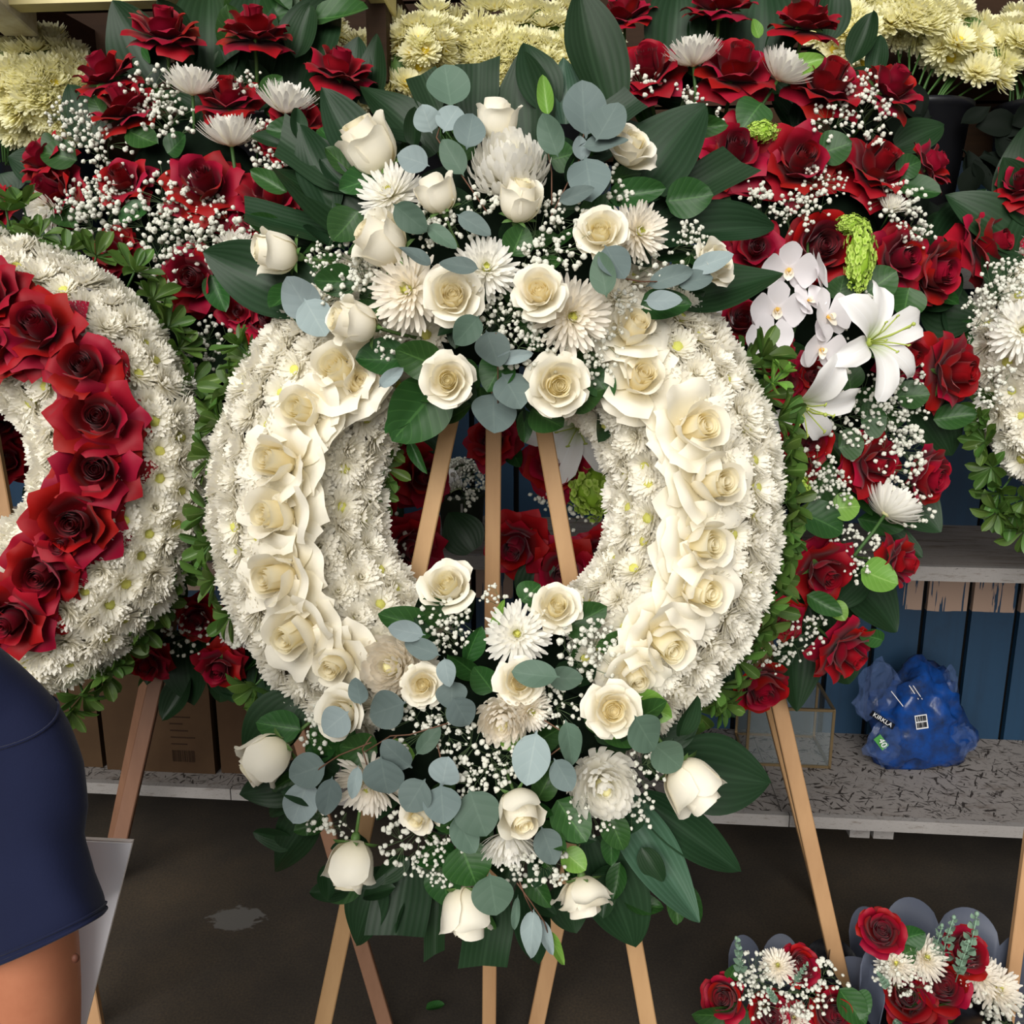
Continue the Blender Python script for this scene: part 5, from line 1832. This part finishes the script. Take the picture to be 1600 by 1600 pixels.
def lettering(name, txt, px, py, hpx, rot, dd, m):
    cu = bpy.data.curves.new(name, 'FONT')
    cu.body = txt
    pos = on_bag(px, py, dd)
    cu.size = px2m(hpx, (pos - CAMP).dot(CF)) * 1.35
    cu.extrude = .0005
    cu.align_x = 'CENTER'
    cu.align_y = 'CENTER'
    t = bpy.data.objects.new(name + '_tmp', cu)
    COL.objects.link(t)
    bpy.context.view_layer.update()
    me = bpy.data.meshes.new_from_object(t.evaluated_get(bpy.context.evaluated_depsgraph_get()))
    bpy.data.objects.remove(t)
    me.materials.clear()
    me.materials.append(MT[m])
    ca, sa = math.cos(math.radians(rot)), math.sin(math.radians(rot))
    ex = (on_bag(px + 14 * ca, py + 14 * sa, dd) - on_bag(px - 14 * ca, py - 14 * sa, dd)).normalized()
    ez = ((-CF) - ex * (-CF).dot(ex)).normalized()
    R = Matrix((ex, ez.cross(ex), ez)).transposed().to_4x4()
    BG.part(name, me, Matrix.Translation(pos) @ R)


lettering('strip_lettering', 'KIRKLA', 1379, 1125, 7, 32, .036, 'print_w')
lettering('badge_lettering', '40', 1379, 1161, 10, 60, .012, 'print_w')
for px, py, w, rot in ((1402, 1092, 30, 52), (1428, 1082, 26, 56), (1434, 1082, 26, 56)):
    sticker('print_line', [para(px, py, w, 1.1, rot, 'print_w')], .003)

# ------------------------------------------------------------------ grey wrapped bouquets, bottom right
MT['wrap'] = mat('slate grey wrapping paper', lin('#5A6070'), .5, .35, .1, 0)
MT['wrap_in'] = mat('black wrapping film', lin('#14151A'), .25, .6)


def wrap_sheet(root, name, cx, cy, d, r, a0, a1, drop, lobes, m='wrap', flare=.35):
    """scalloped paper standing round a bouquet, from rim arc a0..a1 (degrees, photo plane) down to the tied stems"""
    C = at(cx, cy, d)
    foot = C + Vector((0, .02, -drop))
    g = Geo()

    def fn(u, v):
        a = math.radians(lerp(a0, a1, u))
        e = Vector((math.cos(a), math.sin(a), 0))
        sc = abs(math.sin(math.pi * lobes * u)) ** .6
        top = C + e * (r * (1 + flare * .2)) + Vector((0, 0, .02 + .055 * sc)) + e * .02 * sc
        bot = foot + e * r * .35
        return bot.lerp(top, v) + e * (.03 * math.sin(v * math.pi))
    g.grid(fn, max(12, lobes * 12), 6)
    b = len(g.v)
    o = root.part(name, g.mesh(name, MT[m]))
    s = o.modifiers.new('thickness', 'SOLIDIFY')
    s.thickness = .0012
    return o


SPR = [make_spiral(i) for i in range(3)]


def put_spiral(root, px, py, h, d, lean=(0, 1, .3)):
    st, lv = SPR[RG.randrange(3)]
    dr = cdir(*lean)
    s = px2m(h, d)
    o = root.part('eucalyptus_sprig', st, place(dr, at(px, py, d) - dr * s, s))
    tag(obj('small_leaves', lv, o), kind='stuff')


def bouquet(label, cx, cy, d, r, roses, mums, gyps, spir, leaves, sheets, lowz):
    base = at(cx, cy, d)
    base.z = 0.0
    b = Root('wrapped_bouquet', label, 'bouquet', base, 'grey wrapped bouquets')
    for x, y, s, f, k in roses:
        put_rose(b, x, y, s, d, f, k, 'red', calyx=False)
    for x, y, s, f in mums:
        put_mum(b, x, y, s, d - .01, f, 'spider', 'blush')
    for x, y, rr in gyps:
        put_gyp(b, x, y, rr, d - .02, (0, .6, .8))
    for x, y, h, dd, ln in spir:
        put_spiral(b, x, y, h, dd, ln)
    for bx, by, tx, ty, w, m in leaves:
        px_leaf(b, 'green_leaf', bx, by, tx, ty, w, d, d - .01, 'salal', m)
    for s in sheets:
        wrap_sheet(b, 'wrapping_paper', *s)
    g = Geo()
    top = at(cx, cy, d)
    g.grid(lambda u, v: Vector((top.x + math.cos(u * 6.2832) * lerp(.03, r * .9, v), top.y + .03 + math.sin(u * 6.2832) * lerp(.03, r * .9, v), lerp(.0, top.z - .12, v))), 20, 6, closed=True)
    g.blob((top.x, top.y + .02, top.z - .17), (r * .8, r * .8, .07), 2)
    b.part('paper_cone', g.mesh('paper_cone', MT['wrap_in']))
    return b


bouquet('smaller grey wrapped red rose bouquet, left of the two at the bottom', 1225, 1560, 1.93, .16,
        [(1250, 1508, 62, (.1, .6, .8), 'open'), (1132, 1560, 66, (-.5, .4, .7), 'half'), (1205, 1588, 70, (0, .4, .9), 'open'), (1302, 1585, 76, (.2, .4, .9), 'open'), (1235, 1590, 50, (0, .3, 1), 'half')],
        [(1215, 1508, 50, (-.2, .6, .7)), (1240, 1590, 50, (0, .5, .8))],
        [(1180, 1520, 36), (1190, 1555, 40), (1260, 1545, 40), (1300, 1530, 32), (1225, 1540, 36), (1170, 1545, 26), (1240, 1565, 30)],
        [(1152, 1466, 80, 1.9, (-.15, 1, .2)), (1262, 1505, 50, 1.85, (.4, .9, .3)), (1200, 1545, 50, 1.85, (-.4, .7, .5))],
        [(1150, 1590, 1078, 1582, 40, 'salal'), (1330, 1560, 1360, 1580, 50, 'salal'), (1310, 1545, 1350, 1600, 46, 'salal'), (1140, 1530, 1150, 1508, 24, 'salal'), (1170, 1580, 1130, 1600, 40, 'salal')],
        [(1225, 1590, 1.97, .15, 60, 125, .35, 2), (1255, 1585, 1.96, .15, -10, 50, .35, 1, 'wrap'), (1250, 1580, 1.98, .155, 20, 70, .35, 1, 'wrap_in')], .3)
bouquet('larger grey wrapped red rose bouquet with eucalyptus in the bottom right corner', 1470, 1530, 1.95, .2,
        [(1378, 1455, 70, (-.2, .6, .75), 'open'), (1508, 1488, 72, (.2, .6, .7), 'half'), (1472, 1540, 86, (0, .55, .85), 'open'), (1418, 1558, 76, (-.2, .5, .8), 'half'), (1432, 1590, 80, (-.1, .5, .85), 'open')],
        [(1448, 1496, 64, (.1, .6, .8)), (1400, 1505, 58, (-.2, .6, .7)), (1560, 1545, 76, (.2, .5, .8)), (1535, 1525, 60, (0, .6, .8))],
        [(1400, 1520, 36), (1430, 1530, 30), (1570, 1580, 44), (1590, 1595, 44), (1545, 1560, 32), (1385, 1520, 26)],
        [(1525, 1428, 100, 1.9, (.1, 1, .2)), (1490, 1432, 90, 1.92, (.12, 1, .2)), (1512, 1470, 80, 1.88, (.1, 1, .3)), (1400, 1595, 60, 1.85, (-.3, .5, .6)), (1372, 1520, 50, 1.86, (-.5, .7, .4)), (1470, 1445, 80, 1.93, (.1, 1, .2))],
        [(1405, 1470, 1445, 1455, 40, 'salal'), (1400, 1500, 1430, 1480, 30, 'salal'), (1420, 1575, 1436, 1548, 30, 'salal'), (1460, 1600, 1480, 1560, 40, 'salal')],
        [(1488, 1560, 2.0, .215, 5, 140, .4, 4), (1480, 1600, 1.86, .13, 200, 350, .4, 2, 'wrap'), (1400, 1560, 2.0, .12, 120, 215, .4, 1, 'wrap_in'), (1440, 1590, 1.88, .12, 60, 140, .4, 1, 'wrap')], .3)
# fallen leaf on the floor
g_ = floor_at(680, 1583)
FL = Root('fallen_leaf', 'small green leaf lying on the concrete floor between easel legs', 'leaf', g_ + Vector((0, 0, .004)))
put_leaf(FL, 'leaf_blade', g_ + Vector((-.022, 0, .012)), g_ + Vector((.022, .01, .012)), .03, 'salal', 'salal', Vector((0, 0, 1)), 1, 0)

# ------------------------------------------------------------------ the person at the left edge
MT['navy'] = mat('navy jersey', lin('#1A1F38'), .85, .1, 0, 0, noise_s=3, noise_c=lin('#161A30'), noise_a=.5, bump=.12, bump_s=500, sheen=.1)
MT['skin'] = mat('skin', lin('#B8795A'), .5, .3, 0, 0, noise_s=14, noise_c=lin('#A5664A'), noise_a=.6, bump=.08, bump_s=220)
MT['trousers'] = mat('dark trousers', lin('#23252B'), .85, .1)
MT['hair'] = mat('dark hair', lin('#1E1814'), .6, .3)
MT['mole'] = mat('brown mole', lin('#5A3426'), .6)
MT['board'] = mat('white board face', lin('#E6DEDC'), .6, .2, 0, 0, noise_s=6, noise_c=lin('#C9BDB8'), noise_a=.4)
MT['paper'] = mat('white paper', lin('#EDEDF2'), .6, .2)
ARM_D = .86
SHO = at(20, 1130, ARM_D)                 # right shoulder joint
ELB = at(62, 1700, ARM_D + .10)
PB = Vector((SHO.x - .20, SHO.y - .02, 0))  # under the spine
P = Root('person', 'person in a navy T-shirt with bare arm, holding a white board', 'person', PB)


def skinned(name, verts, edges, m, sub=2, root_i=0):
    me = bpy.data.meshes.new(name)
    me.from_pydata([tuple(v[0]) for v in verts], edges, [])
    o = P.part(name, me)
    sk = o.modifiers.new('skin', 'SKIN')
    for i, v in enumerate(verts):
        rr = v[1] if isinstance(v[1], tuple) else (v[1], v[1])
        me.skin_vertices[0].data[i].radius = rr
    me.skin_vertices[0].data[root_i].use_root = True
    sb = o.modifiers.new('smooth', 'SUBSURF')
    sb.levels = sb.render_levels = sub
    me.materials.append(MT[m])
    sk.use_smooth_shade = True
    return o


sx, sy, sz = SHO
cxp = sx - .20
V3 = Vector
HAND = ELB + V3((.02, .10, -.235))
bv = [(V3((cxp, sy, .86)), (.11, .085)), (V3((cxp, sy, 1.05)), (.095, .075)), (V3((cxp, sy, sz - .09)), (.085, .07)), (V3((cxp, sy, sz + .05)), .07), (V3((cxp + .01, sy + .01, sz + .12)), .055),
      (V3((cxp + .01, sy + .04, sz + .17)), .075), (V3((cxp + .01, sy + .03, sz + .25)), (.088, .1)), (V3((cxp + .01, sy + .02, sz + .31)), .07),
      (SHO + V3((-.03, 0, -.01)), .045), (SHO.lerp(ELB, .35), .049), (SHO.lerp(ELB, .7), .050), (ELB, .042), (ELB + V3((.005, .03, -.08)), .042), (HAND + V3((-.004, -.02, .05)), .028), (HAND, (.034, .017)),
      (V3((cxp - .17, sy, sz - .01)), .045), (V3((cxp - .21, sy + .02, sz - .2)), .045), (V3((cxp - .2, sy + .05, sz - .36)), .038), (V3((cxp - .1, sy + .2, sz - .38)), .034), (V3((cxp - .04, sy + .25, sz - .37)), (.034, .018)),
      (V3((cxp + .09, sy, .80)), .09), (V3((cxp + .1, sy + .01, .45)), .058), (V3((cxp + .1, sy - .01, .09)), .04), (V3((cxp + .1, sy + .06, .035)), .034), (V3((cxp + .1, sy + .16, .028)), .026),
      (V3((cxp - .09, sy, .80)), .09), (V3((cxp - .1, sy + .01, .45)), .058), (V3((cxp - .1, sy - .01, .09)), .04), (V3((cxp - .1, sy + .06, .035)), .034), (V3((cxp - .1, sy + .16, .028)), .026)]
be = [(0, 1), (1, 2), (2, 3), (3, 4), (4, 5), (5, 6), (6, 7), (2, 8), (8, 9), (9, 10), (10, 11), (11, 12), (12, 13), (13, 14), (2, 15), (15, 16), (16, 17), (17, 18), (18, 19),
      (0, 20), (20, 21), (21, 22), (22, 23), (23, 24), (0, 25), (25, 26), (26, 27), (27, 28), (28, 29)]
# fingers curled round the board edge
for bi, fwd, cur in ((14, V3((.02, .03, -1)), V3((.0, 1, -.1))), (19, V3((.6, .8, 0)), V3((.0, .2, -1)))):
    h = bv[bi][0]
    fwd = fwd.normalized()
    cur = (cur - fwd * cur.dot(fwd)).normalized()
    side = fwd.cross(cur)
    for dx, ln in ((-.025, .062), (-.009, .07), (.008, .066), (.024, .052)):
        i0 = len(bv)
        bv += [(h + side * dx + fwd * .045, .0088), (h + side * dx * 1.05 + fwd * (.045 + ln * .45) + cur * .006, .0082), (h + side * dx + fwd * (.045 + ln * .6) + cur * .03, .0075), (h + side * dx + fwd * (.045 + ln * .4) + cur * .045, .0066)]
        be += [(bi, i0), (i0, i0 + 1), (i0 + 1, i0 + 2), (i0 + 2, i0 + 3)]
    i0 = len(bv)
    bv += [(h - side * .03 + fwd * .005 + cur * .012, .010), (h - side * .04 + fwd * .03 + cur * .028, .0085)]
    be += [(bi, i0), (i0, i0 + 1)]
skinned('body', bv, be, 'skin', 2)
# face features and hair
hc = V3((cxp + .01, sy + .035, sz + .235))
g = Geo()
g.blob(hc + V3((0, -.022, .028)), (.094, .098, .10), 2, 0, .03, 3)
P.part('hair', g.mesh('hair', MT['hair']))
g = Geo()
g.blob(hc + V3((0, .098, -.022)), (.013, .02, .022), 1)
P.part('nose', g.mesh('nose', MT['skin']))
for s in (-1, 1):
    g = Geo()
    g.blob(hc + V3((s * .088, .0, -.01)), (.012, .022, .032), 1)
    P.part('ear', g.mesh('ear', MT['skin']))
    g = Geo()
    g.blob(hc + V3((s * .032, .082, .005)), (.012, .008, .006), 1)
    P.part('eye', g.mesh('eye', MT['hair']))
g = Geo()
g.blob(hc + V3((0, .088, -.06)), (.022, .008, .006), 1)
P.part('mouth', g.mesh('mouth', MT['mole']))
# T-shirt: torso, then the right sleeve flaring to its hem; one surface each, a collar seam and hem
g = Geo()
tor = [(.80, .175, .13), (.95, .17, .122), (1.1, .185, .125), (sz - .07, .215, .125), (sz - .005, .20, .112), (sz + .04, .13, .09), (sz + .085, .08, .075)]
g.grid(lambda u, v: V3((cxp + pw([(i / 6, t[1]) for i, t in enumerate(tor)], v) * math.cos(u * 6.2832), sy + pw([(i / 6, t[2]) for i, t in enumerate(tor)], v) * math.sin(u * 6.2832),
                        pw([(i / 6, t[0]) for i, t in enumerate(tor)], v))), 28, 24, closed=True)
# sleeve rings: centre px, radius px across, tilt of ring
rings = [(-150, 1085, 118, -75), (-75, 1100, 118, -62), (-15, 1124, 94, -45), (10, 1150, 98, -20), (30, 1190, 102, 2), (36, 1255, 102, 0), (34, 1318, 98, -8), (46, 1390, 106, -16), (58, 1442, 115, -22), (62, 1468, 119, -25)]


def sleeve(u, v, grow=0.0):
    x = v * (len(rings) - 1)
    i = min(len(rings) - 2, int(x))
    q = x - i
    cx, cy, r, tl = (lerp(rings[i][j], rings[i + 1][j], q) for j in range(4))
    a = u * 6.2832
    t = math.radians(tl)
    rr = r + grow - 9 * math.exp(-((a - 4.9) / .3) ** 2 - ((v - .5) / .2) ** 2) + 4.5 * math.exp(-((a - 5.4) / .25) ** 2 - ((v - .5) / .25) ** 2) + 3.5 * math.sin(3 * a + v * 5) * v + 2.5 * math.sin(5 * a + 1 + v * 9) * v
    lx, ly = rr * math.cos(a), 0
    X, Y = cx + lx * math.cos(t), cy + lx * math.sin(t) + math.sin(a) * 10
    return at(X, Y, ARM_D + .03 * v - math.sin(a) * px2m(rr, ARM_D) * .85)


g.grid(sleeve, 32, 32, closed=True)
ls0, ls1 = V3((cxp - .10, sy, sz - .0)), V3((cxp - .205, sy + .02, sz - .2))
g.tube([ls0, ls0.lerp(ls1, .3), ls0.lerp(ls1, .65), ls1], [.085, .088, .08, .08], 16, cap=False)
P.part('t_shirt', g.mesh('t_shirt', MT['navy']))
g = Geo()
g.tube([Vector(sleeve(i / 40, .955, 1.2)) for i in range(41)], .0013, 5)
P.part('hem_stitching', g.mesh('hem_stitching', MT['navy']))
g = Geo()
g.tube([Vector(sleeve(i / 40, 1.0, -.5)) for i in range(41)], .0022, 6)
P.part('sleeve_hem', g.mesh('sleeve_hem', MT['navy']))
g = Geo()
g.tube([Vector(sleeve(i / 40, .30 + .05 * math.sin(i / 40 * 6.28), 1.0)) for i in range(41)], .0015, 5)
P.part('shoulder_seam', g.mesh('shoulder_seam', MT['navy']))
g = Geo()
g.tube([V3((cxp + .078 * math.cos(i * .2618), sy + .073 * math.sin(i * .2618), sz + .085)) for i in range(25)], .007, 6)
P.part('collar', g.mesh('collar', MT['navy']))
# trousers
tv = [(V3((cxp, sy, .9)), (.158, .122)), (V3((cxp, sy, .80)), (.165, .125)), (V3((cxp + .09, sy, .70)), .098), (V3((cxp + .1, sy + .01, .45)), .076), (V3((cxp + .1, sy, .09)), .066),
      (V3((cxp - .09, sy, .70)), .098), (V3((cxp - .1, sy + .01, .45)), .076), (V3((cxp - .1, sy, .09)), .066)]
skinned('trousers', tv, [(0, 1), (1, 2), (2, 3), (3, 4), (1, 5), (5, 6), (6, 7)], 'trousers', 2)
for s in (-1, 1):
    g = Geo()
    g.blob((cxp + s * .1, sy + .06, .045), (.048, .13, .045), 2)
    for v in g.v:
        v.z = max(v.z, 0.0)
    P.part('shoe', g.mesh('shoe', MT['trousers']))
# mole on the arm
g = Geo()
g.blob(at(118, 1497, ARM_D - .022), (.0035, .0035, .0045), 1)
P.part('mole', g.mesh('mole', MT['mole']))

# white board held in the hand
bd = ARM_D + .12
bq = [at(60, 1308, bd), at(206, 1315, bd), at(60, 1885, bd + .04), at(10, 1885, bd + .04)]
BR = Root('white_board', 'flat white board held upright under the person\'s arm', 'board', bq[2])
g = Geo()
th = (bq[1] - bq[0]).cross(bq[3] - bq[0]).normalized() * .006
g.add(bq + [p + th for p in bq], [(0, 1, 2, 3), (7, 6, 5, 4), (0, 4, 5, 1), (1, 5, 6, 2), (2, 6, 7, 3), (3, 7, 4, 0)])
BR.part('board_sheet', g.mesh('board_sheet', MT['board'], False))
g = Geo()
e = [p - th * .6 + CR * .002 for p in bq]
g.add(e + [p - th * .2 for p in e], [(0, 1, 2, 3), (7, 6, 5, 4), (0, 4, 5, 1), (1, 5, 6, 2), (2, 6, 7, 3), (3, 7, 4, 0)])
BR.part('paper_sheet', g.mesh('paper_sheet', MT['paper'], False))
